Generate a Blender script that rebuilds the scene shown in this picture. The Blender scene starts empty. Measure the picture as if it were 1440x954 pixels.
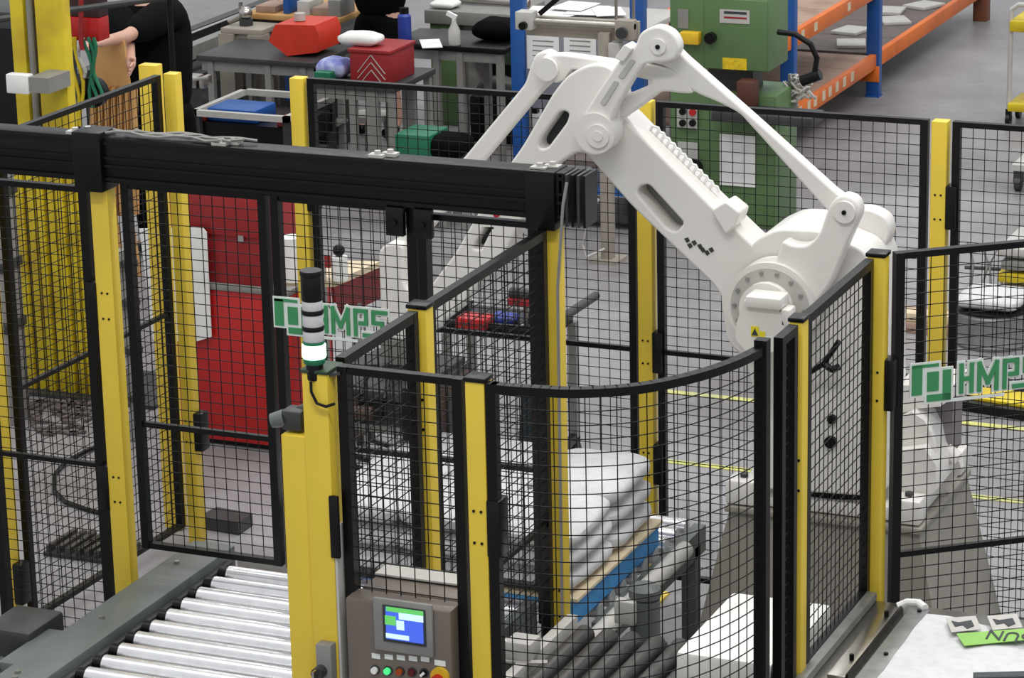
import bpy, bmesh, math, random
from mathutils import Vector, Matrix
random.seed(7)
S = bpy.context.scene
COL = S.collection
PI = math.pi
# ------------------------------------------------------------------ camera
H = 4.85                      # eye height above the hall floor
FPX = 4258.0
PITCH, ROLL, YAW = 0.29030725, 0.0223788, -0.40724781
def cam_axes():
    cy, sy = math.cos(YAW), math.sin(YAW); cp, sp = math.cos(PITCH), math.sin(PITCH)
    f = Vector((sy*cp, cy*cp, -sp)); r0 = Vector((cy, -sy, 0)); d0 = f.cross(r0)
    cr, sr = math.cos(ROLL), math.sin(ROLL)
    return cr*r0+sr*d0, -sr*r0+cr*d0, f
RX, DN, FW = cam_axes()
cam = bpy.data.cameras.new('camera'); cam_o = bpy.data.objects.new('camera', cam); COL.objects.link(cam_o)
m = Matrix((RX, -DN, -FW)).transposed().to_4x4(); m.translation = (0, 0, H)
cam_o.matrix_world = m
cam.sensor_width = 36; cam.lens = FPX/1440*36; cam.clip_start = .1; cam.clip_end = 200
S.camera = cam_o
# ------------------------------------------------------------------ world, lamps, exposure
w = bpy.data.worlds.new('world'); S.world = w; w.use_nodes = True
bg = w.node_tree.nodes['Background']; bg.inputs[0].default_value = (.93, .96, 1, 1); bg.inputs[1].default_value = .6
def area(name, loc, size, power, rot=(0, 0, 0), col=(1, .98, .95)):
    l = bpy.data.lights.new(name, 'AREA'); l.shape = 'RECTANGLE'; l.size, l.size_y = size; l.energy = power; l.color = col
    o = bpy.data.objects.new(name, l); COL.objects.link(o); o.location = loc; o.rotation_euler = rot
for (x, y, p) in ((-2, 4, 330), (-7, 9, 230), (-1, 12, 330), (-8, 17, 170), (-3, 20, 300), (-12, 24, 130)):
    area('hall_lamp', (x, y, 9.5), (5, .8), p)
S.view_settings.view_transform = 'Standard'; S.view_settings.look = 'None'
S.view_settings.exposure = 0.18; S.view_settings.gamma = 1; S.view_settings.use_curve_mapping = False
# ------------------------------------------------------------------ pixel (1440x954) -> point on a known plane
def ray(x, y): return RX*((x-720)/FPX)+DN*((y-477)/FPX)+FW
def aty(x, y, Y): r = ray(x, y); return r*(Y/r.y)+Vector((0, 0, H))
def atx(x, y, X): r = ray(x, y); return r*(X/r.x)+Vector((0, 0, H))
def atz(x, y, Z=0.): r = ray(x, y); return r*((Z-H)/r.z)+Vector((0, 0, H))
# ------------------------------------------------------------------ materials
def lin(c):
    return tuple(((v/255)/12.92 if v/255 <= .04045 else ((v/255+.055)/1.055)**2.4) for v in c)+(1,)
MATS = {}
def mat(name, rgb, rough=.5, metal=0., var=.06, scale=8., emit=0, bump=0., spec=.5, rgb2=None, coat=0):
    if name in MATS: return MATS[name]
    mt = bpy.data.materials.new(name); mt.use_nodes = True; nt = mt.node_tree; b = nt.nodes['Principled BSDF']
    b.inputs['Roughness'].default_value = rough; b.inputs['Metallic'].default_value = metal
    b.inputs['Specular IOR Level'].default_value = spec
    b.inputs['Coat Weight'].default_value = coat
    tc = nt.nodes.new('ShaderNodeTexCoord'); n = nt.nodes.new('ShaderNodeTexNoise')
    n.inputs['Scale'].default_value = scale; n.inputs['Detail'].default_value = 5
    nt.links.new(tc.outputs['Object'], n.inputs['Vector'])
    mx = nt.nodes.new('ShaderNodeMix'); mx.data_type = 'RGBA'
    c = lin(rgb); c2 = lin(rgb2) if rgb2 else tuple(v*(1-var*3) for v in c[:3])+(1,)
    mx.inputs[6].default_value = c; mx.inputs[7].default_value = c2
    r = nt.nodes.new('ShaderNodeValToRGB'); r.color_ramp.elements[0].position = .42; r.color_ramp.elements[1].position = .72
    nt.links.new(n.outputs[0], r.inputs[0]); nt.links.new(r.outputs[0], mx.inputs[0])
    nt.links.new(mx.outputs[2], b.inputs['Base Color'])
    if emit:
        nt.links.new(mx.outputs[2], b.inputs['Emission Color']); b.inputs['Emission Strength'].default_value = emit
    if bump:
        bp = nt.nodes.new('ShaderNodeBump'); bp.inputs['Strength'].default_value = bump; bp.inputs['Distance'].default_value = .01
        nt.links.new(n.outputs[0], bp.inputs['Height']); nt.links.new(bp.outputs[0], b.inputs['Normal'])
    MATS[name] = mt; return mt
YEL = mat('safety_yellow', (226, 196, 62), .42, var=.03, scale=3)
YEL2 = mat('machine_yellow', (212, 190, 32), .5, rgb2=(176, 148, 24), scale=4)
BLK = mat('black_powder_coat', (7, 6, 6), .38, var=.0, spec=.28)
BLK2 = mat('black_plastic', (8, 8, 9), .35, var=.02, spec=.3)
WIRE = mat('black_wire', (9, 8, 8), .5, var=.0, spec=.25)
WHT = mat('robot_white', (229, 226, 221), .38, var=.015, scale=2, coat=.2)
WHT2 = mat('white_plastic', (235, 235, 232), .5, var=.02)
PAPER = mat('paper', (232, 232, 230), .8, var=.03)
BAGW = mat("woven_sack", (206, 207, 208), .55, var=.04, scale=30, bump=.15)
STEEL = mat('brushed_stainless', (190, 186, 178), .28, 1., var=.04, scale=20)
ROLL_M = mat('zinc_roller', (244, 244, 246), .27, .78, var=.03, scale=14)
GALV = mat('galvanised', (150, 152, 150), .42, .7, var=.08, scale=18)
GREYP = mat('grey_paint', (96, 102, 100), .42, var=.06, scale=5)
DGREY = mat('dark_grey_paint', (52, 54, 55), .45, var=.08)
MGREY = mat('mid_grey_paint', (135, 134, 130), .5, var=.05)
LGREY = mat('light_grey_paint', (186, 184, 178), .5, var=.04)
BEIGE = mat('beige_paint', (158, 150, 138), .5, var=.05)
RUB = mat('dark_rubber', (62, 60, 58), .38, var=.15, scale=10)
RED = mat('red_paint', (182, 26, 26), .42, var=.04)
RED2 = mat('dull_red', (150, 30, 34), .5, var=.06)
GREEN = mat('green_enamel', (88, 118, 74), .42, var=.04, scale=3)
GREEN2 = mat('green_plastic', (24, 110, 78), .45, var=.05)
LOGO = mat('sign_green', (58, 142, 88), .4, var=.02)
LOGOW = mat('sign_white', (222, 228, 222), .4, var=.0)
BLUE = mat('rack_blue', (24, 84, 158), .42, var=.05)
BLUE2 = mat('blue_plastic', (40, 62, 150), .45, var=.05)
PBLUE = mat('pallet_blue', (70, 150, 214), .5, var=.1, scale=12)
ORNG = mat('rack_orange', (222, 112, 30), .5, rgb2=(196, 92, 26), scale=3)
BOARD = mat('chipboard', (168, 142, 124), .75, rgb2=(140, 116, 100), scale=5)
BOARD2 = mat('grey_board', (104, 94, 90), .75, var=.1)
CREAM = mat('cream_board', (214, 198, 168), .75, var=.08)
WOOD = mat('plywood', (196, 150, 92), .6, rgb2=(176, 128, 72), scale=5)
CLOTH = mat('black_cloth', (8, 8, 10), .95, var=.05, bump=.2, spec=.1)
SKIN = mat('skin', (206, 160, 140), .55, var=.05)
HAIR = mat('brown_hair', (50, 36, 28), .7, var=.1)
PURP = mat('lilac_cloth', (120, 130, 196), .8, rgb2=(200, 205, 230), scale=14)
AMBER = mat('amber_label', (222, 190, 30), .5, var=.1, scale=40)
LYEL = mat('sticker_yellow', (232, 216, 40), .5, var=.02)
LIME = mat('lime_print', (138, 190, 88), .5, var=.02)
INK = mat('dark_ink', (50, 56, 60), .6, var=.1)
GLOW = mat('lit_green_lens', (190, 255, 215), .3, var=.0, emit=5)
GLENS = mat('green_lens', (20, 105, 70), .3, var=.02)
BRONZE = mat('console_steel', (118, 108, 100), .38, .35, var=.04, scale=4)
LCD_G = mat('screen_green', (96, 190, 96), .4, var=0, emit=.55)
LCD_B = mat('screen_blue', (62, 92, 205), .4, var=0, emit=.7)
LCD_W = mat('screen_white', (190, 220, 245), .4, var=0, emit=.7)
BTN_G = mat('lit_button_green', (70, 220, 130), .3, var=0, emit=.6)
CLEARG = mat('grey_lens', (205, 204, 206), .25, var=.02)
def floor_mat():
    mt = bpy.data.materials.new('hall_floor'); mt.use_nodes = True; nt = mt.node_tree; b = nt.nodes['Principled BSDF']
    tc = nt.nodes.new('ShaderNodeTexCoord')
    n = nt.nodes.new('ShaderNodeTexNoise'); n.inputs['Scale'].default_value = .55; n.inputs['Detail'].default_value = 8; n.inputs['Roughness'].default_value = .65
    n2 = nt.nodes.new('ShaderNodeTexNoise'); n2.inputs['Scale'].default_value = 9; n2.inputs['Detail'].default_value = 6
    r = nt.nodes.new('ShaderNodeValToRGB'); e = r.color_ramp.elements
    e[0].position = .35; e[0].color = lin((126, 122, 122)); e[1].position = .65; e[1].color = lin((164, 162, 165))
    mx = nt.nodes.new('ShaderNodeMix'); mx.data_type = 'RGBA'; mx.blend_type = 'MULTIPLY'; mx.inputs[0].default_value = .25
    for a in (n, n2): nt.links.new(tc.outputs['Object'], a.inputs['Vector'])
    nt.links.new(n.outputs[0], r.inputs[0]); nt.links.new(r.outputs[0], mx.inputs[6]); nt.links.new(n2.outputs[0], mx.inputs[7])
    nt.links.new(mx.outputs[2], b.inputs['Base Color']); b.inputs['Roughness'].default_value = .42
    return mt
FLOOR = floor_mat(); TAPE = mat('floor_tape', (198, 198, 110), .6, rgb2=(168, 168, 130), scale=2)
# ------------------------------------------------------------------ mesh helpers
class MB:
    def __init__(s): s.bm = bmesh.new()
    def box(s, a, b, bev=0, rot=None):
        """axis box from corner a to corner b; rot = Matrix about its centre"""
        a, b = Vector(a), Vector(b); c = (a+b)/2; d = b-a
        r = bmesh.ops.create_cube(s.bm, size=1); vs = r['verts']
        bmesh.ops.scale(s.bm, vec=(abs(d.x) or .001, abs(d.y) or .001, abs(d.z) or .001), verts=vs)
        if bev:
            es = list({e for v in vs for e in v.link_edges})
            q = bmesh.ops.bevel(s.bm, geom=es, offset=bev, segments=2, affect='EDGES', profile=.5)
            vs = list({v for f in q['faces'] for v in f.verts} | {v for v in vs if v.is_valid})
        if rot is not None: bmesh.ops.transform(s.bm, matrix=rot.to_4x4(), verts=vs)
        bmesh.ops.translate(s.bm, vec=c, verts=vs); return s
    def bar(s, p, q, wd, ht=None, up=(0, 0, 1)):
        """square bar from p to q"""
        p, q = Vector(p), Vector(q); ht = ht or wd; d = (q-p); L = d.length
        if L < 1e-6: return s
        x = d.normalized(); u = Vector(up)
        if abs(x.dot(u)) > .98: u = Vector((0, 1, 0))
        y = u.cross(x).normalized(); z = x.cross(y)
        vs = bmesh.ops.create_cube(s.bm, size=1)['verts']
        M = Matrix((x*L, y*wd, z*ht)).transposed().to_4x4(); M.translation = (p+q)/2
        bmesh.ops.transform(s.bm, matrix=M, verts=vs); return s
    def cyl(s, p, q, r, n=16, r2=None, cap=True):
        p, q = Vector(p), Vector(q); d = q-p
        vs = bmesh.ops.create_cone(s.bm, cap_ends=cap, segments=n, radius1=r, radius2=r if r2 is None else r2, depth=d.length)['verts']
        M = d.to_track_quat('Z', 'Y').to_matrix().to_4x4(); M.translation = (p+q)/2
        bmesh.ops.transform(s.bm, matrix=M, verts=vs); return s
    def tube(s, pts, r, n=6):
        pts = [Vector(p) for p in pts]; prev = None; up = Vector((.12, .3, 1)).normalized()
        for i, p in enumerate(pts):
            t = (pts[min(i+1, len(pts)-1)]-pts[max(i-1, 0)]).normalized()
            a = t.cross(up)
            if a.length < .1: a = t.cross(Vector((1, 0, 0)))
            a.normalize(); b = t.cross(a)
            ring = [s.bm.verts.new(p+(a*math.cos(2*PI*k/n)+b*math.sin(2*PI*k/n))*r) for k in range(n)]
            if prev:
                for k in range(n): s.bm.faces.new((prev[k], prev[(k+1) % n], ring[(k+1) % n], ring[k]))
            else: s.bm.faces.new(ring[::-1])
            prev = ring
        s.bm.faces.new(prev); return s
    def sph(s, c, r, n=12, sc=(1, 1, 1)):
        vs = bmesh.ops.create_uvsphere(s.bm, u_segments=n, v_segments=max(6, n*2//3), radius=r)['verts']
        bmesh.ops.scale(s.bm, vec=sc, verts=vs); bmesh.ops.translate(s.bm, vec=c, verts=vs); return s
    def prism(s, pts, vec):
        """closed outline of 3-D points pushed along vec"""
        vec = Vector(vec); a = [s.bm.verts.new(Vector(p)) for p in pts]; b = [s.bm.verts.new(Vector(p)+vec) for p in pts]
        s.bm.faces.new(a); s.bm.faces.new(b[::-1]); n = len(pts)
        for i in range(n): s.bm.faces.new((a[i], b[i], b[(i+1) % n], a[(i+1) % n]))
        return s
    def lathe(s, prof, c, n=20):
        c = Vector(c); rings = []
        for r, z in prof: rings.append([s.bm.verts.new(c+Vector((r*math.cos(2*PI*k/n), r*math.sin(2*PI*k/n), z))) for k in range(n)])
        for a, b in zip(rings, rings[1:]):
            for k in range(n): s.bm.faces.new((a[k], a[(k+1) % n], b[(k+1) % n], b[k]))
        s.bm.faces.new(rings[0][::-1]); s.bm.faces.new(rings[-1]); return s
    def mesh(s, m):
        bmesh.ops.recalc_face_normals(s.bm, faces=s.bm.faces); me = bpy.data.meshes.new('m'); s.bm.to_mesh(me); s.bm.free(); me.materials.append(m); return me
def wloc(o):
    v = Vector((0, 0, 0))
    while o: v += o.location; o = o.parent
    return v
def finish(name, me, parent=None, smooth=True, origin=None):
    o = bpy.data.objects.new(name, me); COL.objects.link(o)
    off = Vector((0, 0, 0))
    if parent: o.parent = parent; off = wloc(parent)
    elif me.vertices:
        n = len(me.vertices); mn = Vector([min(v.co[i] for v in me.vertices) for i in range(3)]); mxx = Vector([max(v.co[i] for v in me.vertices) for i in range(3)])
        off = Vector(((mn.x+mxx.x)/2, (mn.y+mxx.y)/2, mn.z)); o.location = off
    me.transform(Matrix.Translation(-off)); me.name = name
    if smooth and len(me.polygons) < 200000:
        me.polygons.foreach_set('use_smooth', [True]*len(me.polygons)); me.set_sharp_from_angle(angle=math.radians(35))
    return o
def part(name, mb, m, parent=None, label=None, kind=None, smooth=True):
    o = finish(name, mb.mesh(m) if isinstance(mb, MB) else mb, parent, smooth)
    if label: o['label'] = label
    if kind: o['kind'] = kind
    return o
def tag(o, label, cat, group=None, kind=None):
    o['label'] = label; o['category'] = cat
    if group: o['group'] = group
    if kind: o['kind'] = kind
    return o
def thing(name, label, cat, loc, group=None):
    o = bpy.data.objects.new(name, None); COL.objects.link(o); o.location = loc; o.empty_display_size = .1
    return tag(o, label, cat, group)
def copy_tree(o, parent=None):
    c = o.copy(); COL.objects.link(c); c.parent = parent
    for ch in list(o.children): copy_tree(ch, c)
    return c
def plate(outer, holes, y0, y1, m, bev=.006, py=None):
    """outline in photo pixels laid on the vertical plane y=y0 (or py), given real thickness y0..y1; returns mesh in world space"""
    py = y0 if py is None else py
    cu = bpy.data.curves.new('c', 'CURVE'); cu.dimensions = '2D'; cu.fill_mode = 'BOTH'
    for lp in [outer]+holes:
        pts = [aty(x, y, py) for x, y in lp]
        sp = cu.splines.new('POLY'); sp.points.add(len(pts)-1)
        for i, p in enumerate(pts): sp.points[i].co = (p.x, p.z, 0, 1)
        sp.use_cyclic_u = True
    cu.extrude = max((y1-y0)/2-bev, .0005); cu.bevel_depth = bev; cu.bevel_resolution = 2; cu.offset = -bev
    t = bpy.data.objects.new('t', cu); COL.objects.link(t)
    dg = bpy.context.evaluated_depsgraph_get(); me = bpy.data.meshes.new_from_object(t.evaluated_get(dg)); bpy.data.objects.remove(t)
    M = Matrix(((1, 0, 0, 0), (0, 0, 1, (y0+y1)/2), (0, 1, 0, 0), (0, 0, 0, 1)))
    me.transform(M); me.flip_normals()
    me.materials.clear(); me.materials.append(m); return me
def rnd(pts, r=8, n=4):
    """round the corners of a pixel outline"""
    out = []; N = len(pts)
    for i in range(N):
        p = Vector(pts[i][:2]); a = Vector(pts[i-1][:2]); b = Vector(pts[(i+1) % N][:2]); rr = pts[i][2] if len(pts[i]) > 2 else r
        da, db = (a-p), (b-p); k = min(rr, da.length*.48, db.length*.48)
        if k < .5: out.append(tuple(p)); continue
        s, e = p+da.normalized()*k, p+db.normalized()*k
        for j in range(n+1):
            t = j/n; q = s*(1-t)**2+p*2*t*(1-t)+e*t*t; out.append((q.x, q.y))
    return out
def circ(x, y, r, n=24): return [(x+r*math.cos(2*PI*k/n), y+r*math.sin(2*PI*k/n)) for k in range(n)]
def text_mesh(s, size, m, ext=.0008):
    cu = bpy.data.curves.new('t', 'FONT'); cu.body = s; cu.size = size; cu.extrude = ext; cu.align_x = 'CENTER'; cu.align_y = 'CENTER'
    t = bpy.data.objects.new('t', cu); COL.objects.link(t); dg = bpy.context.evaluated_depsgraph_get()
    me = bpy.data.meshes.new_from_object(t.evaluated_get(dg)); bpy.data.objects.remove(t); me.materials.clear(); me.materials.append(m); return me
def skin(joints, edges, name, m, parent, sub=2, root=0):
    """joints: [(x,y,z,r)] world; grown with a Skin modifier then baked to one mesh"""
    me = bpy.data.meshes.new(name); me.from_pydata([j[:3] for j in joints], edges, [])
    t = bpy.data.objects.new('t', me); COL.objects.link(t)
    md = t.modifiers.new('s', 'SKIN'); md.use_smooth_shade = True; ly = me.skin_vertices[0].data if me.skin_vertices else None
    if ly is None:
        bm = bmesh.new(); bm.from_mesh(me); bm.verts.layers.skin.verify(); bm.to_mesh(me); bm.free(); ly = me.skin_vertices[0].data
    for i, j in enumerate(joints):
        ly[i].radius = (j[3], j[4] if len(j) > 4 else j[3]); ly[i].use_root = (i == root)
    sb = t.modifiers.new('u', 'SUBSURF'); sb.levels = sub; sb.render_levels = sub
    dg = bpy.context.evaluated_depsgraph_get(); r = bpy.data.meshes.new_from_object(t.evaluated_get(dg)); bpy.data.objects.remove(t)
    r.materials.clear(); r.materials.append(m)
    return finish(name, r, parent)
# ================================================================== SETTING
f = part('floor', MB().box((-40, -4, -.1), (22, 60, 0)), FLOOR); f['kind'] = 'structure'
def tape(a, b, wd=.05):
    o = part('trim_1', MB().bar(Vector(a)+Vector((0, 0, .002)), Vector(b)+Vector((0, 0, .002)), wd, .003), TAPE); o['kind'] = 'structure'
tape((-5.4, 13.22, 0), (-2.2, 13.22, 0)); tape((-5.5, 14.28, 0), (-2.2, 14.28, 0)); tape((-2.2, 14.3, 0), (-2.2, 13.2, 0), .05)
# ================================================================== FENCING
ZT = 2.2
def wire_mesh(path, z0, z1, name='wire_mesh', parent=None, px=.05, pz=.043, r=.00135):
    """path: list of xy points (straight or curved), wires every 50 mm"""
    mb = MB(); pts = [Vector((a, b, 0)) for a, b in path]
    seg = [(pts[i+1]-pts[i]).length for i in range(len(pts)-1)]; L = sum(seg)
    def at(s):
        for i, l in enumerate(seg):
            if s <= l+1e-6: return pts[i].lerp(pts[i+1], s/l)
            s -= l
        return pts[-1]
    n = int(L/px)
    for k in range(1, n+1):
        p = at(min(k*L/(n+1), L)); mb.bar((p.x, p.y, z0), (p.x, p.y, z1), r*2)
    nz = int((z1-z0)/pz)
    for k in range(1, nz+1):
        z = z0+k*(z1-z0)/(nz+1)
        for i in range(len(pts)-1): mb.bar((pts[i].x, pts[i].y, z), (pts[i+1].x, pts[i+1].y, z), r*2)
    return part(name, mb, WIRE, parent, kind='stuff', smooth=False)
def panel(a, b, z0, z1, mids, label, sw=.032, rw=.022, name='mesh_fence', mesh=True, r=.00135):
    a, b = Vector((*a, 0)), Vector((*b, 0)); d = (b-a).normalized()
    t = thing(name, label, 'fence panel', (a.x, a.y, z0), 'black wire mesh guard panels')
    up = Vector((0, 0, 1))
    for p in (a+d*sw/2, b-d*sw/2): part('stile', MB().bar(p+up*z0, p+up*z1, sw, .032, up=d), BLK, t)
    for n, z in (('top_rail', z1-rw/2), ('bottom_rail', z0+rw/2)): part(n, MB().bar(a+d*sw+up*z, b-d*sw+up*z, .03, rw), BLK, t)
    for z in mids: part('middle_rail', MB().bar(a+d*sw+up*z, b-d*sw+up*z, .02, .018), BLK, t)
    if mesh: wire_mesh([(a+d*sw).to_2d()[:], (b-d*sw).to_2d()[:]], z0+rw, z1-rw, parent=t, r=r)
    return t
def post(x, y, label, wd=.065, z1=ZT, cap=True, ang=0, clamps=(), z0=0., foot=True, cl_dir=(1, 0)):
    t = thing('fence_post', label, 'post', (x, y, z0), 'yellow guard posts')
    R = Matrix.Rotation(ang, 3, 'Z')
    part('tube', MB().box((x-wd/2, y-.03, z0+.01), (x+wd/2, y+.03, z1), .004, rot=R), YEL, t)
    if cap: part('cap', MB().box((x-wd/2-.004, y-.034, z1), (x+wd/2+.004, y+.034, z1+.014), .003, rot=R), BLK2, t, 'black plastic end cap')
    if foot: part('base_plate', MB().box((x-.07, y-.06, z0), (x+.07, y+.06, z0+.01), rot=R), YEL, t)
    bolts = MB()
    for zc in clamps:
        for zz in (-.05, .05):
            for xx in (-.012, .012):
                p = R @ Vector((xx, -.03, 0)); bolts.cyl((x+p.x, y+p.y, zc+zz), (x+p.x, y+p.y-.003, zc+zz), .0045, 8)
    if clamps: part('bolt', bolts, BLK2, t, kind='stuff')
    for zc in clamps:
        cx, cy = x+cl_dir[0]*(wd/2+.02), y+cl_dir[1]*(wd/2+.02)
        part('clamp', MB().box((cx-.022, cy-.036, zc-.09), (cx+.022, cy+.036, zc+.09), .006), BLK2, t)
    return t
BY = 11.5
post(-5.94, BY, 'yellow fence post left of the back fence, rising above the black portal beam', cap=False, clamps=(1.7, .6))
post(-4.335, BY, 'tall yellow fence post seen behind the robot arm in the middle of the back fence', cap=False, clamps=(1.12, .62), cl_dir=(1, 0))
post(-3.08, BY, 'yellow fence post at the right of the back fence with two pairs of bolt holes', cap=False, clamps=(1.85, .8), cl_dir=(1, 0))
post(-6.52, 11.42, 'yellow corner post, nearer of the two at the back left', wd=.06, cap=False, clamps=(.55,), foot=False)
post(-6.71, 11.56, 'yellow corner post, farther and broader of the two at the back left', wd=.09, cap=False, foot=False)
post(-6.64, 10.05, 'yellow fence post at the left edge of the picture with black lock block', clamps=(.3,), cap=False)
panel((-5.895, BY), (-4.38, BY), .1, ZT, (1.12,), 'wide mesh panel of the back fence left of the post behind the robot')
panel((-4.285, BY), (-3.13, BY), .1, ZT, (1.12,), 'mesh panel of the back fence right behind the robot arm')
panel((-3.03, BY), (-1.6, BY), .1, ZT, (1.12,), 'mesh panel at the far right end of the back fence')
panel((-6.56, 11.36), (-6.6, 10.12), .1, ZT, (1.12,), 'mesh panel of the left side fence running toward the camera')
# portal plane
PY = 9.46
post(-5.725, PY, 'yellow portal post under the left part of the black beam', wd=.075, z1=2.22, clamps=(1.75, 1.02), cap=False, cl_dir=(-1, 0))
post(-3.915, PY, 'yellow portal post under the right end of the black beam', wd=.06, z1=2.2, clamps=(.8,), cl_dir=(-1, 0), foot=False)
panel((-6.3, PY), (-5.78, PY), .3, 2.2, (1.1,), 'narrow mesh panel left of the left portal post', sw=.045)
panel((-5.64, PY), (-5.035, PY), .79, 2.23, (1.29,), 'mesh gate leaf in front of the red cabinet', sw=.035)
panel((-5.02, PY), (-4.436, PY), .79, 2.23, (1.29,), 'mesh gate leaf that carries the left green sign', sw=.04)
panel((-4.435, PY), (-3.96, PY), .83, 2.21, (1.29,), 'mesh panel between the gate and the right portal post', sw=.05)
# side fence beside the console, curved corner and right side
SX = -3.93
panel((SX, 8.43), (SX, 9.4), .2, ZT, (1.12,), 'mesh side panel from the right portal post to the middle side post', rw=.03)
panel((SX, 7.8), (SX, 8.33), .2, ZT, (1.12,), 'mesh side panel from the middle side post to the light tower post', rw=.03)
post(SX, 8.38, 'yellow middle post of the side fence behind the console', clamps=(1.85,), cl_dir=(-.6, -.3))
FY = 7.73
panel((-3.9, FY), (-3.49, FY), .2, ZT, (), 'narrow mesh panel above the control console', sw=.035)
post(-3.445, FY, 'yellow front post with black cap right of the control console', wd=.062, clamps=(1.75,), cl_dir=(1, 0))
t = thing('curved_mesh_fence', 'curved mesh panel that bows round the front corner of the cell', 'fence panel', (-3.38, FY, .1), 'black wire mesh guard panels')
arc = [(-3.395, 7.715), (-3.33, 7.716)]
cx, cy, rr = -3.3, 8.32, .6
ctrl = [atz(x, y, ZT) for x, y in ((760, 544), (800, 546), (850, 544.5), (900, 540), (950, 530.5), (1000, 517), (1040, 502), (1072, 486))]
arc += [(p.x, p.y) for p in ctrl]
# resample smooth
sm = []
for i in range(len(arc)-1):
    p0 = Vector(arc[max(i-1, 0)]); p1 = Vector(arc[i]); p2 = Vector(arc[i+1]); p3 = Vector(arc[min(i+2, len(arc)-1)])
    for j in range(3):
        u = j/3; q = .5*((2*p1)+(-p0+p2)*u+(2*p0-5*p1+4*p2-p3)*u*u+(-p0+3*p1-3*p2+p3)*u**3); sm.append((q.x, q.y))
sm.append(arc[-1])
def railpath(z, wd, ht):
    mb = MB()
    ps = [Vector((a, b, z)) for a, b in sm]
    for a, b in zip(ps, ps[1:]): mb.bar(a, b+(b-a).normalized()*.003, wd, ht)
    return mb
part('top_rail', railpath(ZT-.013, .032, .026), BLK, t); part('bottom_rail', railpath(.12, .03, .022), BLK, t)
part('stile', MB().box((sm[0][0]-.016, sm[0][1]-.016, .1), (sm[0][0]+.016, sm[0][1]+.016, ZT)), BLK, t)
part('stile', MB().box((sm[-1][0]-.02, sm[-1][1]-.02, .1), (sm[-1][0]+.02, sm[-1][1]+.02, ZT+.02)), BLK, t)
wire_mesh(sm, .13, ZT-.03, parent=t, px=.048)
QX = -2.75
post(QX, 8.625, 'slim yellow post between the curved panel and the right side panel', wd=.045, clamps=(1.7,), cl_dir=(-.5, -.4))
panel((QX, 8.42), (QX, 8.57), .1, ZT, (), 'very narrow mesh panel beside the slim yellow post', rw=.028, sw=.03)
panel((QX, 8.68), (QX, 9.39), 1.0, ZT, (), 'right side mesh panel seen at a steep angle in front of the robot base', rw=.03, sw=.03)
post(-2.735, 9.44, 'yellow post with black cap at the right corner of the cell', wd=.062, clamps=(1.75,), cl_dir=(.8, .4))
RD = Vector((.38+.0, .25)).normalized()
pr0 = Vector((-2.695, 9.49)); e0 = atz(1440, 338, ZT); RD = (Vector((e0.x, e0.y))-pr0).normalized()
pr1 = pr0+RD*1.25
panel(tuple(pr0), tuple(pr1), .1, ZT, (1.12,), 'front right mesh panel that carries the large green sign', sw=.036)
# ------------------------------------------------------------------ signs
def sign(P, u, v, n, h, label):
    """P origin (lower left), u right, v up, n toward viewer"""
    t = thing('company_sign', label, 'sign', P, 'green and white company signs')
    def q(a, b, c=0): return P+u*(a*h)+v*(b*h)+n*c
    def stroke(mb, pts, wd, c, th):
        for a, b in zip(pts, pts[1:]):
            A, B = q(*a, c), q(*b, c); d = (B-A).normalized()
            mb.bar(A-d*wd*h/2, B+d*wd*h/2, th, wd*h, up=d.cross(n))
    def rect(mb, x0, y0, x1, y1, c, th): mb.prism([q(x0, y0, c), q(x1, y0, c), q(x1, y1, c), q(x0, y1, c)], n*th)
    wb = MB(); rect(wb, 0, .18, .76, 1.0, 0, .004); rect(wb, .36, 0, 1.06, .84, 0, .0045)
    part('emblem_backing', wb, LOGOW, t, 'white emblem outline')
    g = MB(); rect(g, .05, .24, .3, .94, .004, .003); rect(g, .05, .88, .7, .95, .004, .003); rect(g, .42, .3, .7, .76, .0045, .003)
    rect(g, .8, .06, 1.0, .78, .0045, .003); rect(g, .42, .06, 1.0, .22, .0045, .003)
    part('emblem', g, LOGO, t, 'green overlapping squares')
    X0 = 1.25; L = [[[(0, 0), (0, .62)], [(.25, 0), (.25, .62)], [(0, .3), (.25, .3)]],
          [[(.44, 0), (.44, .62), (.65, .16), (.86, .62), (.86, 0)]],
          [[(1.06, 0), (1.06, .62), (1.36, .62), (1.36, .3), (1.2, .3)]],
          [[(1.9, .62), (1.56, .62), (1.56, .34), (1.8, .34), (1.8, 0), (1.3, 0)]]]
    for col, wd, c, nm in ((LOGOW, .2, 0, 'letter_backing'), (LOGO, .1, .006, 'letter')):
        for lt in L:
            mb = MB(); q_ = 0
            for s in lt:
                for a_, b_ in zip(s, s[1:]): stroke(mb, [(X0+a_[0], a_[1]+.22), (X0+b_[0], b_[1]+.22)], wd, c+.002+q_, .004); q_ += .0003
            part(nm, mb, col, t)
    tl = MB(); stroke(tl, [(1.1, .03), (2.3, .03)], .07, .001, .003); part('underline', tl, LOGOW, t)
a = aty(386, 462, PY-.03); b = aty(386, 413, PY-.03)
hh = (b-a).length
sign(Vector((a.x, PY-.03, a.z-.02)), Vector((1, 0, 0)), Vector((0, 0, 1)), Vector((0, -1, 0)), .145, 'green and white lettered sign on the gate behind the light tower')
nrm = Vector((RD.y, -RD.x, 0)); O = Vector((pr0.x, pr0.y, 0))+nrm*.022
def onright(x, y): r = ray(x, y); C = Vector((0, 0, H)); return C+r*((O-C).dot(nrm)/r.dot(nrm))
a = onright(1278, 571)
sign(a, Vector((RD.x, RD.y, 0)), Vector((0, 0, 1)), nrm, .15, 'green and white lettered sign at the right edge on the front right fence')
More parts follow.
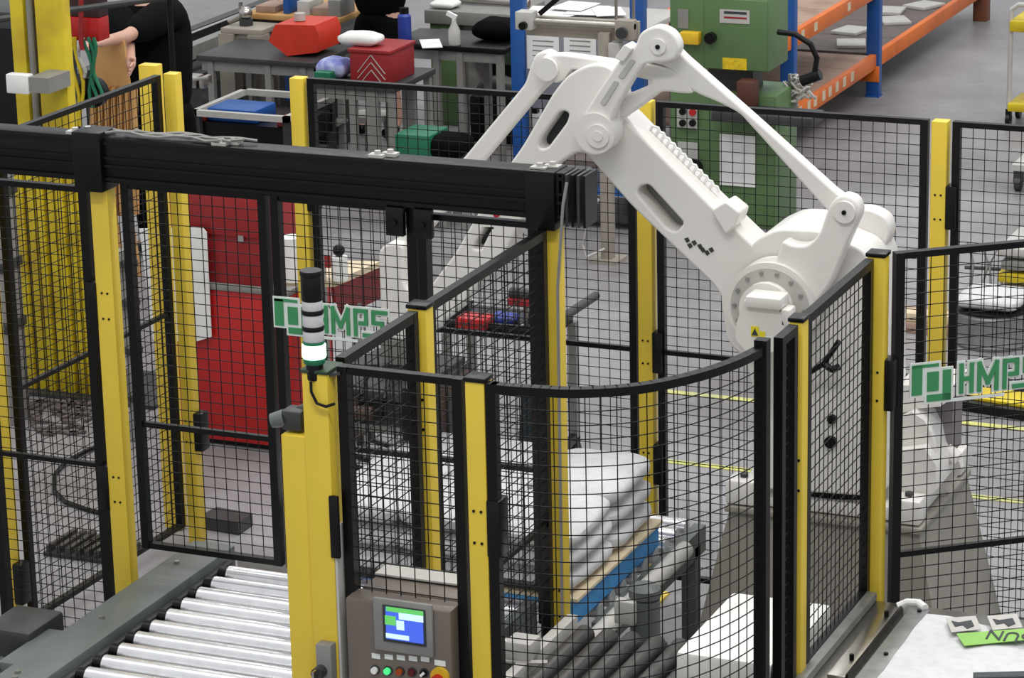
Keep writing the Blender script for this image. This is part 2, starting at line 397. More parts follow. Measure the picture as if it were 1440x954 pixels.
# ------------------------------------------------------------------ portal beam
t = thing('portal_beam', 'long black aluminium beam across two yellow portal posts', 'beam', (-5, PY, 2.22))
B0, B1 = -6.9, -3.85
part('beam_profile', MB().box((B0, PY-.05, 2.235), (B1, PY+.05, 2.405), .004), BLK, t)
for z, nm in ((2.385, .012), (2.33, .01), (2.3, .01), (2.25, .012)):
    part('slot_lip', MB().box((B0, PY-.057, z-nm/2), (B1, PY-.05, z+nm/2)), BLK2, t)
part('splice_plate', MB().box((-5.8, PY-.075, 2.2), (-5.68, PY+.05, 2.425), .006), BLK, t)
part('end_block', MB().box((-3.99, PY-.07, 2.2), (-3.88, PY+.06, 2.41), .004), BLK, t)
for k in range(5): part('end_fin', MB().box((-3.87+.022*k, PY-.05+.0*k, 2.215), (-3.86+.022*k, PY+.06, 2.40)), DGREY if k % 2 else BLK, t)
for px_, py_ in ((115, 190), (320, 206), (540, 221), (768, 238)):
    p = aty(px_, py_, PY); mb = MB()
    c = Vector((p.x, PY, 2.406))
    mb.box((c.x-.045, c.y-.04, 2.405), (c.x+.012, c.y+.0, 2.416)); mb.box((c.x-.01, c.y-.01, 2.405), (c.x+.048, c.y+.03, 2.416)); mb.cyl((c.x-.015, c.y-.02, 2.416), (c.x-.015, c.y-.02, 2.428), .012, 10); mb.cyl((c.x+.02, c.y+.012, 2.416), (c.x+.02, c.y+.012, 2.428), .012, 10)
    part('clip', mb, LGREY, t, 'white cable clip on top')
mb = MB()
for k in range(4):
    pts = [Vector((-5.7+.5*s/8+.04*k, PY-.03+.016*k+.012*math.sin(s*1.3+k), 2.415+.012*abs(math.sin(s*.9+k*1.7)))) for s in range(9)]; mb.tube(pts, .006, 6)
tag(part('cable_bundle', mb, MGREY), 'loose grey cables lying on the beam beside the left portal post', 'cable')
# hinge brackets under the beam
for i, x in enumerate((-4.50, -4.39)):
    tag(part('gate_bracket', MB().box((x-.035, PY-.06, 2.13), (x+.035, PY-.035, 2.235), .003).cyl((x, PY-.07, 2.18), (x, PY-.06, 2.18), .012, 10), BLK2), ['black bracket with hole left of the gate post under the beam', 'black bracket with hole right of the gate post under the beam'][i], 'bracket')
tag(part('hanging_cable', MB().tube([(-3.83, PY-.075, 2.38), (-3.84, PY-.09, 2.3), (-3.865, PY-.09, 2.0), (-3.868, PY-.09, 1.2), (-3.87, PY-.09, .72)], .006), MGREY), 'thin grey cable hanging from the beam end along the portal post', 'cable')
# ================================================================== LIGHT TOWER POST (wide yellow housing)
t = thing('control_post', 'broad yellow double post left of the control console', 'post', (-3.97, FY, 0))
part('tall_housing', MB().box((-4.0, FY-.05, .0), (-3.915, FY+.05, ZT-.02), .004), YEL, t)
part('short_housing', MB().box((-4.082, FY-.045, .0), (-4.0, FY+.05, 1.975), .004), YEL, t)
part('side_flange', MB().box((-3.914, FY-.05, .0), (-3.905, FY+.05, 1.7), .002), LGREY, t)
part('clamp', MB().box((-3.925, FY-.056, 1.6), (-3.895, FY-.04, 1.8), .004), BLK2, t)
part('top_cap', MB().box((-4.004, FY-.054, ZT-.02), (-3.911, FY+.054, ZT-.008), .003), mat('dark_green', (44, 62, 44), .5), t, 'dark green top plate')
t = thing('key_switch', 'grey metal key switch low on the yellow control post', 'switch', (-3.955, FY-.06, 1.2))
p = aty(463, 935, FY-.06)
part('switch_body', MB().box((p.x-.03, FY-.09, p.z-.06), (p.x+.022, FY-.0505, p.z+.075), .004), MGREY, t)
part('switch_barrel', MB().cyl((p.x-.012, FY-.125, p.z-.01), (p.x-.012, FY-.09, p.z-.01), .02, 16), DGREY, t)
part('key', MB().box((p.x-.016, FY-.15, p.z-.02), (p.x-.008, FY-.125, p.z+.008)), STEEL, t)
# light tower
p = aty(443, 524, FY-.03); LX, LZ = p.x, p.z; LY = FY-.03
t = thing('light_tower', 'stack light with lit green bottom lens on the yellow control post', 'signal light', (LX, LY, LZ-.03))
def drum(n, z0, z1, r, m, lb=None): return part(n, MB().lathe([(r*.96, 0), (r, .004), (r, z1-z0-.004), (r*.96, z1-z0)], (LX, LY, LZ+z0), 24), m, t, lb)
drum('base', -.02, .03, .026, BLK2); drum('green_collar', .03, .048, .033, GLENS)
drum('green_lens', .048, .09, .036, GLOW, 'lit green lens'); drum('green_ring', .09, .1, .034, GLENS)
drum('clear_lens', .1, .135, .032, CLEARG); drum('black_ring', .133, .147, .034, BLK2)
drum('clear_lens', .145, .185, .031, CLEARG); drum('black_ring', .183, .197, .034, BLK2)
drum('clear_lens', .195, .225, .031, CLEARG); drum('buzzer', .225, .3, .032, BLK2); drum('top_cap', .3, .317, .034, BLK2)
part('bracket', MB().bar((LX, LY, LZ-.01), (LX+.07, LY+.03, ZT-.02), .05, .008), DGREY, t)
tag(part('light_cable', MB().tube([(LX, LY-.03, LZ-.02), (LX+.002, LY-.034, LZ-.05), (LX+.02, LY-.034, LZ-.085), (LX+.05, LY-.034, LZ-.092), (LX+.078, LY-.034, LZ-.08)], .005), BLK2), 'short black cable looping below the light tower', 'cable')
# reflector sensor left of the post
p = aty(415, 588, FY)
t = thing('photo_sensor', 'dark grey sensor head on a bracket left of the yellow control post', 'sensor', (p.x, FY, p.z-.05))
part('sensor_body', MB().box((p.x-.035, FY-.03, p.z-.035), (p.x+.035, FY+.04, p.z+.03), .01), DGREY, t)
part('lens_barrel', MB().cyl((p.x-.03, FY-.01, p.z+.0), (p.x-.07, FY-.02, p.z-.01), .028, 16, r2=.022), GREYP, t)
part('bracket', MB().bar((p.x, FY+.02, p.z+.02), (p.x+.06, FY+.02, p.z+.05), .02), STEEL, t)
# ================================================================== CONTROL CONSOLE
C0, C1 = -3.875, -3.525; CZ = 1.485
t = thing('control_console', 'stainless operator console with touch screen and push buttons', 'control panel', (-3.7, FY, .6))
part('enclosure', MB().box((C0+.01, FY+.025, .72), (C1-.01, FY+.21, CZ+.0), .006), BRONZE, t)
part('front_door', MB().box((C0, FY-.07, .7), (C1, FY+.02, CZ), .008), BRONZE, t)
part('lid_edge', MB().box((C0+.01, FY+.12, CZ+.001), (C1-.01, FY+.21, CZ+.012), .002), LGREY, t)
part('leg', MB().box((C0+.1, FY+.05, 0), (C1-.1, FY+.2, .72)), BRONZE, t)
yf = FY-.07
def cbox(name, x0, y0, x1, y1, d, m, tt, off=0, bev=.002, label=None):
    a = aty(x0, y1, yf-off); b = aty(x1, y0, yf-off)
    return part(name, MB().box((a.x, yf-off-d, min(a.z, b.z)), (b.x, yf-off, max(a.z, b.z)), bev), m, tt, label)
def crect(name, xc, yc, wpx, hpx, d, m, tt, off=0, bev=.002, label=None):
    c = aty(xc, yc, yf-off); k = 1/470.
    return part(name, MB().box((c.x-wpx*k/2, yf-off-d, c.z-hpx*k/2), (c.x+wpx*k/2, yf-off, c.z+hpx*k/2), bev), m, tt, label)
bz = crect('screen_bezel', 569, 881, 92, 80, .014, MGREY, t, bev=.005, label='grey screen surround')
sc = crect('screen_frame', 569, 880, 67, 56, .004, INK, t, .014)
crect('screen', 569, 880, 58, 48, .002, LCD_B, sc, .018, .0, 'lit blue display')
crect('screen_header', 569, 860, 58, 7, .001, LCD_G, sc, .02, 0, 'green header bar')
crect('screen_tile', 549, 873, 17, 14, .001, LCD_G, sc, .02, 0, 'green tile')
crect('screen_tile', 578, 869, 38, 10, .001, LCD_W, sc, .02, 0, 'white tile')
crect('screen_tile', 563, 880, 12, 14, .001, LCD_W, sc, .02, 0, 'white tile')
crect('screen_tile', 559, 896, 36, 7, .001, LCD_W, sc, .02, 0, 'white tile')
for i, (x, m_) in enumerate(((528, WHT2), (546, BTN_G), (563, mat('orange_button', (170, 70, 20), .4)), (580, mat('dark_red_button', (90, 14, 14), .4)), (597, BLK2))):
    y = 942+i*1.1
    crect('button_label', x+1, y-19, 13, 7.5, .002, LOGOW, t, 0, 0)
    c = aty(x, y, yf)
    o = part('button', MB().cyl((c.x, yf-.004, c.z), (c.x, yf, c.z), .015, 16), DGREY, t)
    part('button_cap', MB().cyl((c.x, yf-.014, c.z), (c.x, yf-.004, c.z), .0105, 16), m_, o)
part('selector_handle', MB().bar((aty(597, 946, yf).x-.006, yf-.018, aty(597, 946, yf).z-.006), (aty(597, 946, yf).x+.006, yf-.018, aty(597, 946, yf).z+.006), .004, .008), WHT2, t)
crect('button_label', 619, 933, 17, 8, .002, LOGOW, t, 0, 0)
c = aty(620, 951, yf)
o = part('emergency_stop', MB().cyl((c.x, yf-.012, c.z), (c.x, yf, c.z), .03, 24), mat('estop_yellow', (226, 184, 40), .4), t, 'yellow collar')
part('mushroom_button', MB().cyl((c.x-.004, yf-.035, c.z-.008), (c.x-.004, yf-.012, c.z-.008), .018, 20), RED, o, 'red mushroom button')
# ================================================================== PALLET CONVEYOR
t = thing('roller_conveyor', 'pallet roller conveyor with bright zinc rollers and grey side frames', 'conveyor', (-4.8, 8.6, 0))
part('side_frame', MB().box((-5.61, 7.0, .5), (-5.43, 9.8, .7), .004), GREYP, t)
part('side_frame', MB().box((-4.13, 7.0, .5), (-4.09, 9.66, .7), .004), GREYP, t)
part('inner_lip', MB().box((-5.43, 7.0, .56), (-5.40, 9.72, .665), .002), DGREY, t)
part('end_cross_member', MB().box((-5.40, 9.76, .5), (-5.08, 9.80, .67)), LGREY, t)
for x in (-5.52, -4.14):
    for y in (7.3, 8.4, 9.5): part('leg', MB().box((x-.03, y-.03, 0), (x+.03, y+.03, .5)), GREYP, t)
for i, y in enumerate((7.7, 8.35, 8.4, 8.95, 9.55)):
    part('bolt', MB().cyl((-5.55+.02*(i % 2), y, .7), (-5.55+.02*(i % 2), y, .71), .011, 8), STEEL, t)
r0 = None
for k in range(23):
    y = 9.62-.118*k
    if r0 is None:
        r0 = part('roller', MB().cyl((-5.36, y, .65), (-4.13, y, .65), .037, 20), ROLL_M, t)
        s0 = part('bearing', MB().cyl((-5.40, y, .65), (-5.36, y, .65), .03, 14), BLK2, t)
    else:
        for s_ in (r0, s0):
            c = s_.copy(); COL.objects.link(c); c.location = s_.location+Vector((0, -.118*k, 0))
t = thing('side_gearmotor', 'dark grey gearmotor beside the conveyor frame at the lower left', 'motor', (-5.78, 8.7, .45))
part('motor_body', MB().cyl((-5.95, 8.35, .56), (-5.75, 8.62, .56), .085, 18), DGREY, t)
for k in range(7): part('fin', MB().cyl((-5.95+.028*k, 8.35+.037*k, .56), (-5.943+.028*k, 8.36+.037*k, .56), .096, 18), DGREY, t)
part('terminal_box', MB().box((-5.93, 8.75, .57), (-5.72, 9.0, .69), .02), DGREY, t)
part('gearbox', MB().box((-5.74, 8.55, .42), (-5.62, 8.9, .66), .02), GREYP, t)
part('mount', MB().box((-5.8, 8.55, 0), (-5.65, 8.65, .45)), DGREY, t)
# inner conveyor under the pallet
t = thing('pallet_station', 'grey framed roller station under the loaded blue pallet', 'conveyor', (-4.5, 10.2, 0))
part('side_tube', MB().cyl((-3.845, 9.2, .60), (-3.845, 10.6, .60), .035, 14), LGREY, t)
part('side_frame', MB().box((-5.3, 9.85, .5), (-5.25, 11.0, .6)), GREYP, t)
part('side_frame', MB().box((-3.95, 9.85, .45), (-3.90, 11.0, .56)), GREYP, t)
for k in range(9): part('roller', MB().cyl((-5.25, 9.95+.12*k, .575), (-3.95, 9.95+.12*k, .575), .034, 12), ROLL_M, t)
for x in (-5.27, -3.93):
    for y in (9.95, 10.9): part('leg', MB().box((x-.03, y-.03, 0), (x+.03, y+.03, .5)), GREYP, t)
# pallet
t = thing('blue_pallet', 'blue wooden pallet under the stack of white bags', 'pallet', (-4.5, 10.1, .61))
X0, X1, Y0, Y1 = -5.04, -3.95, 9.67, 10.6
for k in range(7): part('deck_board', MB().box((X0, Y0+k*.14, .69), (X1, Y0+k*.14+.11, .705)), CREAM if k % 2 else PBLUE, t)
for x in (X0, (X0+X1)/2-.04, X1-.08):
    part('stringer', MB().box((x, Y0, .628), (x+.08, Y1-.02, .69)), PBLUE, t)
    part('bottom_board', MB().box((x, Y0, .61), (x+.08, Y1-.02, .627)), PBLUE, t)
tag(part('slip_sheet', MB().box((X0+.01, Y0+.01, .706), (X1+.015, Y1-.01, .718)), CREAM), 'cream cardboard sheet between the blue pallet and the white bags', 'cardboard')
def pillow(cx, cy, cz, lx, ly, lz, seed, m=BAGW, n=14, ang=0, flat=3.2):
    rn = random.Random(seed); bm = MB(); b = bm.bm; ph = [rn.uniform(0, 6) for _ in range(6)]
    vs = bmesh.ops.create_uvsphere(b, u_segments=n*2, v_segments=n, radius=1)['verts']
    R = Matrix.Rotation(ang, 3, 'Z')
    for v in vs:
        x, y, z = v.co; rh = math.hypot(x, y)
        def sg(a, p): return math.copysign(abs(a)**p, a)
        th = math.atan2(y, x); c_, s_ = sg(math.cos(th), .35), sg(math.sin(th), .35)
        u = rh**.55
        X = c_*u; Y = s_*u; Zz = sg(z, .62)
        edge = max(abs(X), abs(Y))
        Zz *= (1-.35*max(0, edge-.6)/.4)
        wob = .05*math.sin(5*X+ph[0])*math.cos(4*Y+ph[1])+.03*math.sin(11*Y+ph[2])+.02*math.sin(13*X+ph[3])
        if z > 0: Zz += wob
        X *= 1+.02*math.sin(6*Y+ph[4])
        p = R @ Vector((X*lx/2, Y*ly/2, 0)); v.co = (cx+p.x, cy+p.y, cz+max(-1, Zz)*lz/2)
    return bm
names = ['left', 'middle', 'right']
for ly in range(3):
    for i in range(3):
        for j in range(2):
            x = -4.84+i*.352+random.uniform(-.01, .01); y = 9.9+j*.46+random.uniform(-.01, .01); z = .765+ly*.094
            if ly == 2 and (i == 2 and j == 0): z -= .012
            tag(part('filled_bag', pillow(x, y, z, .375, .49, .112, ly*10+i*2+j, ang=random.uniform(-.05, .05)), BAGW),
                'plump white bag in the %s row of the pallet stack, %s column, %s half' % (['bottom', 'middle', 'top'][ly], names[i], ['front', 'back'][j]), 'bag', 'white filled bags on the pallet')
# ================================================================== INFEED ROLLER TABLE
t = thing('infeed_roller_table', 'infeed table of thick dark rollers behind the curved fence', 'conveyor', (-3.4, 8.95, 0))
for k in range(8):
    x = -3.74+.09*k
    part('roller', MB().cyl((x, 8.35, .765), (x, 9.27-.0*k, .765), .036, 18), RUB, t)
    part('roller_end', MB().cyl((x, 9.27, .765), (x, 9.295, .765), .02, 12), DGREY, t)
part('side_frame', MB().box((-3.84, 8.25, .62), (-3.80, 9.35, .8), .003), LGREY, t)
part('far_frame', MB().box((-3.8, 9.3, .58), (-3.08, 9.34, .72), .003), DGREY, t)
part('near_frame', MB().box((-3.8, 8.28, .58), (-3.08, 8.32, .8), .003), LGREY, t)
for x in (-3.78, -3.1):
    for y in (8.32, 9.3): part('leg', MB().box((x-.025, y-.025, 0), (x+.025, y+.025, .6)), GREYP, t)
t = thing('table_gearmotor', 'grey gearmotor with light terminal box at the end of the dark rollers', 'motor', (-3.62, 9.5, .4))
p = aty(900, 860, 9.45)
part('motor_body', MB().cyl((p.x, 9.5, .60), (p.x, 9.5, p.z+.03), .055, 18), GREYP, t)
part('terminal_box', MB().box((p.x-.09, 9.42, p.z-.05), (p.x-.01, 9.47, p.z+.04), .008), LGREY, t)
part('fan_cover', MB().lathe([(.05, 0), (.058, .01), (.058, .04), (.04, .055)], (p.x, 9.5, p.z+.03)), GREYP, t)
part('gearbox', MB().box((p.x-.07, 9.4, .5), (p.x+.07, 9.56, .66), .015), DGREY, t)
part('stand', MB().box((p.x-.03, 9.45, 0), (p.x+.03, 9.52, .5)), DGREY, t)
t = thing('pneumatic_valve', 'light grey valve block with pipes left of the dark rollers', 'valve', (-3.86, 9.0, .8))
p = atz(735, 905, .85)
part('valve_body', MB().box((p.x-.05, p.y-.05, .8), (p.x+.05, p.y+.05, .87), .01), LGREY, t)
part('cylinder', MB().cyl((p.x-.16, p.y-.02, .83), (p.x-.05, p.y, .84), .024, 14), STEEL, t)
part('pipe', MB().tube([(p.x-.16, p.y-.02, .8), (p.x-.1, p.y-.04, .79), (p.x+.05, p.y-.04, .8), (p.x+.1, p.y-.02, .8)], .01), LGREY, t)
tag(part('white_crate', MB().box((-3.20, 8.72, .82), (-2.84, 9.3, .99), .015), WHT2), 'plain white block at the end of the dark rollers', 'box')
t = thing('crate_support', 'grey stand carrying the plain white block', 'stand', (-3.02, 9.0, 0))
part('top_plate', MB().box((-3.07, 8.7, .78), (-2.83, 9.3, .815)), MGREY, t)
part('column', MB().box((-3.05, 8.95, 0), (-2.95, 9.05, .78)), MGREY, t)
# ================================================================== STAINLESS TABLE, lower right
t = thing('stainless_table', 'stainless steel infeed table along the right side fence', 'table', (-2.5, 9, 0))
part('table_top', MB().box((-2.73, 8.0, .97), (-1.6, 9.36, 1.0), .004), STEEL, t)
part('rear_ledge', MB().box((-2.735, 8.3, 1.0), (-2.70, 9.36, 1.03), .003), GALV, t)
part('raised_strip', MB().box((-2.56, 8.5, 1.0), (-2.49, 9.28, 1.025), .003), GALV, t)
part('cover_plate', MB().box((-2.66, 8.66, 1.0), (-2.60, 9.3, 1.012), .002), STEEL, t)
part('seam', MB().box((-2.598, 8.66, 1.0), (-2.59, 9.3, 1.02)), BLK, t)
for x, y in ((-2.62, 8.8), (-2.62, 9.2), (-2.52, 9.25), (-2.52, 8.85)): part('bolt', MB().cyl((x, y, 1.01), (x, y, 1.032), .008, 8), BLK2, t)
for x in (-2.68, -1.7):
    for y in (8.1, 9.3): part('leg', MB().box((x-.03, y-.03, 0), (x+.03, y+.03, .97)), STEEL, t)
p = atz(1283, 850, 1.03)
tag(part('white_rod', MB().tube([(p.x-.05, p.y, 1.015), (p.x-.02, p.y+.01, 1.03), (p.x+.02, p.y+.005, 1.035), (p.x+.05, p.y-.02, 1.03)], .014, 10), WHT2), 'short white rounded hose end on the stainless table', 'hose')
t = thing('metal_fitting', 'dark metal coupling at the foot of the slim yellow post', 'fitting', (-2.8, 8.5, .9))
p = atz(1110, 942, 1.0)
part('body', MB().cyl((p.x-.06, p.y, .98), (p.x+.06, p.y+.02, .98), .028, 16), DGREY, t)
part('collar', MB().cyl((p.x-.02, p.y, .98), (p.x, p.y, .98), .038, 16), STEEL, t)
part('elbow', MB().tube([(p.x+.03, p.y, 1.0), (p.x+.04, p.y-.01, 1.04), (p.x+.0, p.y-.02, 1.06), (p.x-.03, p.y-.02, 1.04)], .012, 8), STEEL, t)
part('stem', MB().cyl((p.x, p.y, 0), (p.x, p.y, .96), .02, 10), DGREY, t)
# printed bag
t = thing('printed_bag', 'large white sack with green printed band lying at the lower right corner', 'bag', (-2.0, 8.4, 1.0))
q0, q1, q2, q3 = atz(1296, 853, 1.2), atz(1212, 954, 1.15), Vector((-1.6, 7.55, 0)), Vector((-1.45, 8.75, 0))
cs = [atz(1212, 960, 1.2), atz(1500, 1085, 1.2), atz(1560, 905, 1.2), atz(1294, 856, 1.2)]
mb = MB(); N = 40; g = []; rn = random.Random(5)
for i in range(N+1):
    row = []
    for j in range(N+1):
        u, v = i/N, j/N; p = cs[0].lerp(cs[1], u).lerp(cs[3].lerp(cs[2], u), v)
        d = min(u, 1-u, v, 1-v); z = 1.002+.2*min(1, d/.05)**.45+.012*math.sin(PI*u)*math.sin(PI*v)+(.004*math.sin(u*17+v*5)*math.cos(v*13) if d > .04 else 0)
        row.append(mb.bm.verts.new((p.x, p.y, z)))
    g.append(row)
for i in range(N):
    for j in range(N): mb.bm.faces.new((g[i][j], g[i+1][j], g[i+1][j+1], g[i][j+1]))
mb.bm.faces.new([g[i][0] for i in range(N, -1, -1)]+[g[0][j] for j in range(1, N+1)]+[g[i][N] for i in range(1, N+1)]+[g[N][j] for j in range(N-1, 0, -1)])
part('sack', mb, BAGW, t)
ZB = 1.222
def deco(name, px_, m, h=.0015, lift=0, label=None):
    pts = [atz(x, y, ZB+lift) for x, y in px_]; return part(name, MB().prism(pts, (0, 0, h)), m, t, label, smooth=False)
deco('green_band', [(1345, 892), (1440, 885), (1470, 884), (1480, 898), (1440, 901), (1356, 909)], LIME, label='lime green printed band')
for x, y in ((1352, 879), (1410, 876)):
    deco('picture_frame', [(x-22, y-9), (x+20, y-12), (x+28, y+7), (x-14, y+11)], LGREY)
    deco('picture', [(x-14, y-5), (x-4, y-3), (x+14, y-6), (x+18, y+2), (x+8, y+6), (x+2, y+1), (x-9, y+3)], INK, lift=.002)
me = text_mesh('SUN', .075, INK); me.transform(Matrix.Diagonal((.95, 1.5, 1, 1))); p = atz(1418, 896, ZB)
me.transform(Matrix.Translation((p.x, p.y, ZB+.003)) @ Matrix.Rotation(PI+.06, 4, 'Z')); me.transform(Matrix.Identity(4))
finish('lettering', me, t)
tag(part('blue_edge_bar', MB().bar(atz(1370, 954, 1.235), atz(1445, 952, 1.235), .04, .02), INK), 'dark edge strip lying on the printed sack at the lower edge', 'strip')
# ================================================================== ROBOT
t = thing('robot_pedestal', 'tapered grey concrete coloured pedestal under the palletizing robot', 'pedestal', (-3.3, 11.02, 0))
mb = MB(); b = mb.bm; cx_, cy_ = -3.3, 11.03
v0 = [b.verts.new((cx_+sx*.56, cy_+sy*.44, 0)) for sx, sy in ((-1, -1), (1, -1), (1, 1), (-1, 1))]
v1 = [b.verts.new((cx_+sx*.385, cy_+sy*.36, .76)) for sx, sy in ((-1, -1), (1, -1), (1, 1), (-1, 1))]
b.faces.new(v0[::-1]); b.faces.new(v1)
for i in range(4): b.faces.new((v0[i], v0[(i+1) % 4], v1[(i+1) % 4], v1[i]))
part('column', mb, mat('pedestal_grey', (150, 146, 136), .55, var=.04), t)
part('top_plate', MB().box((cx_-.4, cy_-.38, .76), (cx_+.4, cy_+.37, .785), .004), mat('pedestal_grey', (0, 0, 0)), t)
t = thing('palletizing_robot', 'white palletizing robot arm on a tapered pedestal inside the cell', 'robot', (-3.3, 11.02, .79))
def rp(name, outer, holes, y0, y1, m=WHT, lb=None, parent=None, bev=.01, py=None): return part(name, plate(outer, holes, y0, y1, m, bev, py), m, parent or t, lb)
YS = 10.66
part('base_flange', MB().box((-3.68, 10.68, .79), (-2.93, 11.38, .85), .012), WHT, t)
for x, y in ((-3.64, 10.72), (-2.97, 10.72), (-3.64, 11.34), (-2.97, 11.34)):
    lug = part('base_lug', MB().box((x-.06, y-.06, .79), (x+.06, y+.06, .89), .012), WHT, t)
    part('lug_bolt', MB().cyl((x, y, .89), (x, y, .905), .016, 10), DGREY, lug)
part('slewing_ring', MB().cyl((-3.3, 11.0, .85), (-3.3, 11.0, .93), .31, 40), BLK2, t, 'dark slewing ring')
# turret with front face
rp('turret', rnd([(1012, 372), (1052, 350), (1066, 335), (1095, 322), (1150, 324), (1180, 338), (1215, 352, 20), (1228, 375, 20), (1240, 470), (1240, 700), (1062, 688), (1062, 560), (1048, 505, 20), (1023, 484, 20), (1014, 430)], 10), [], 10.64, 10.98, lb='white rotating turret')
rp('ear', rnd([(1100, 338), (1112, 345, 10), (1135, 347, 22), (1152, 330, 14), (1166, 288, 16), (1182, 273, 14), (1203, 280, 14), (1210, 300, 14), (1188, 350), (1168, 400), (1145, 430), (1110, 440), (1080, 400)], 14), [], 10.54, 10.62)
rp('rear_ear', rnd([(1130, 340), (1165, 318), (1195, 316, 14), (1220, 330, 14), (1226, 352, 14), (1205, 400), (1150, 400)], 12), [], 10.86, 10.95, py=10.6)
c0 = aty(1086, 430, 10.54)
part('shoulder_flange', MB().cyl((c0.x, 10.515, c0.z), (c0.x, 10.62, c0.z), .175, 48), WHT, t)
part('shoulder_ring', MB().cyl((c0.x, 10.505, c0.z), (c0.x, 10.515, c0.z), .155, 48), LGREY, t)
for k in range(14):
    a_ = k*2*PI/14; part('flange_bolt', MB().cyl((c0.x+.138*math.cos(a_), 10.495, c0.z+.138*math.sin(a_)), (c0.x+.138*math.cos(a_), 10.506, c0.z+.138*math.sin(a_)), .008, 8), MGREY, t)
part('motor_flange', MB().cyl((c0.x-.005, 10.47, c0.z+.0), (c0.x-.005, 10.515, c0.z), .105, 32), WHT, t)
mb = MB(); cxm, czm = aty(1070, 445, 10.38).x, aty(1070, 445, 10.38).z
oct_ = [(-.09, -.03), (-.06, .06), (.07, .06), (.1, -.03), (.08, -.11), (.02, -.15), (-.05, -.14), (-.095, -.09)]
mb.prism([(cxm+a_, 10.36, czm+b_) for a_, b_ in oct_], (0, .13, 0)); mt_ = part('shoulder_motor', mb, WHT, t)
part('motor_connector', MB().box((cxm-.05, 10.34, czm+.04), (cxm+.09, 10.45, czm+.085), .008), WHT, mt_)
part('motor_connector', MB().box((cxm+.08, 10.36, czm-.03), (cxm+.12, 10.44, czm+.04), .01), WHT, mt_)
mb = MB(); mb.prism([(cxm-.032, 10.357, czm-.075), (cxm+.0, 10.357, czm-.075), (cxm+.0, 10.357, czm-.035), (cxm-.032, 10.357, czm-.035)], (0, .002, 0)).prism([(cxm+.003, 10.357, czm-.075), (cxm+.024, 10.357, czm-.075), (cxm+.024, 10.357, czm-.052), (cxm+.003, 10.357, czm-.052)], (0, .002, 0))
part('warning_sticker', mb, LYEL, mt_, 'yellow warning sticker')
part('sticker_triangle', MB().prism([(cxm-.029, 10.355, czm-.07), (cxm-.003, 10.355, czm-.07), (cxm-.016, 10.355, czm-.042)], (0, .002, 0)), INK, mt_)
# lower arm
rp('lower_arm', rnd([(800, 190, 20), (806, 160, 20), (836, 140, 20), (868, 158, 20), (905, 196), (990, 280), (1058, 345), (1100, 372, 30), (1120, 430, 30), (1085, 480, 30), (1035, 455, 30), (1005, 402), (945, 345), (888, 290), (840, 235)], 12),
   [rnd([(899, 262), (912, 259), (962, 314), (950, 327), (938, 322), (895, 272)], 6)], 10.64, 10.82)
rp('arm_recess', rnd([(890, 250), (915, 250), (970, 315), (950, 335), (930, 330), (888, 275)], 5), [], 10.74, 10.75, MGREY, bev=.001, lb='grey recess in the arm')
rp('cable_box', rnd([(1000, 297), (1020, 284), (1040, 300), (1034, 318), (1020, 330)], 4), [], 10.60, 10.72, bev=.006)
for (x, y) in ((966, 338), (976, 342), (970, 346), (988, 352), (994, 356), (1000, 352), (984, 347)):
    rp('arm_scuff', [(x-4, y-2), (x+1, y-4), (x+4, y+1), (x, y+4)], [], 10.637, 10.641, DGREY, bev=.0004)
mb = MB()
for k in range(12):
    q = aty(904+k*7.6, 195+k*7.6, 10.64)+Vector((0, .11, .012)); mb.tube([q+Vector((-.015, 0, -.01)), q+Vector((0, 0, .014)), q+Vector((.022, 0, .008)), q+Vector((.03, 0, -.012))], .007, 6)
part('hose_bundle', mb, WHT2, t)
part('black_arm_cable', MB().tube([aty(866, 178, 10.7), aty(884, 186, 10.7), aty(902, 206, 10.72), aty(918, 228, 10.74)], .011, 8), BLK2, t)
# elbow, forearm
rp('forearm', rnd([(800, 103, 22), (835, 88, 20), (866, 96, 16), (872, 150, 30), (866, 205, 20), (836, 222, 20), (812, 212, 16), (765, 245), (738, 300), (712, 352), (672, 400), (640, 440), (600, 470, 20), (574, 452, 20), (592, 420), (640, 356), (690, 268), (735, 205), (778, 130)], 12),
   [rnd([(793, 156), (800, 160), (797, 172), (770, 208), (760, 210), (757, 202), (762, 192), (786, 158)], 5),
    rnd([(683, 316), (692, 320), (676, 352), (665, 350), (667, 342), (684, 316)], 3)], 10.58, 10.72)
rp('slot_liner', rnd([(785, 150), (806, 158), (770, 216), (752, 208)], 5), [], 10.66, 10.665, DGREY, bev=.001)
rp('slot_liner', rnd([(680, 312), (696, 318), (676, 356), (660, 352)], 5), [], 10.66, 10.665, DGREY, bev=.001)
rp('rocker', rnd([(893, 66, 14), (899, 46, 16), (924, 34, 18), (948, 46, 16), (957, 68, 16), (948, 86, 10), (905, 90, 8), (893, 106), (866, 152), (855, 180, 14), (828, 190, 14), (818, 165), (838, 132), (868, 88)], 10),
   [], 10.52, 10.58)
rp('rocker_slot', rnd([(888, 82), (894, 86), (876, 112), (868, 108)], 4), [], 10.515, 10.522, LGREY, bev=.002)
rp('rocker_slot', rnd([(864, 112), (871, 116), (850, 150), (843, 145)], 4), [], 10.515, 10.522, LGREY, bev=.002)
rp('cable_bracket', rnd([(864, 82), (878, 62), (889, 69), (876, 88)], 4), [], 10.5, 10.58, bev=.004)
def joint(x, y, r, y0, y1, dot=True, m=WHT):
    c = aty(x, y, y0); o = part('joint_cap', MB().cyl((c.x, y0, c.z), (c.x, y1, c.z), r, 32), m, t)
    if dot: part('pin', MB().cyl((c.x, y0-.006, c.z), (c.x, y0, c.z), .009, 12), BLK2, o)
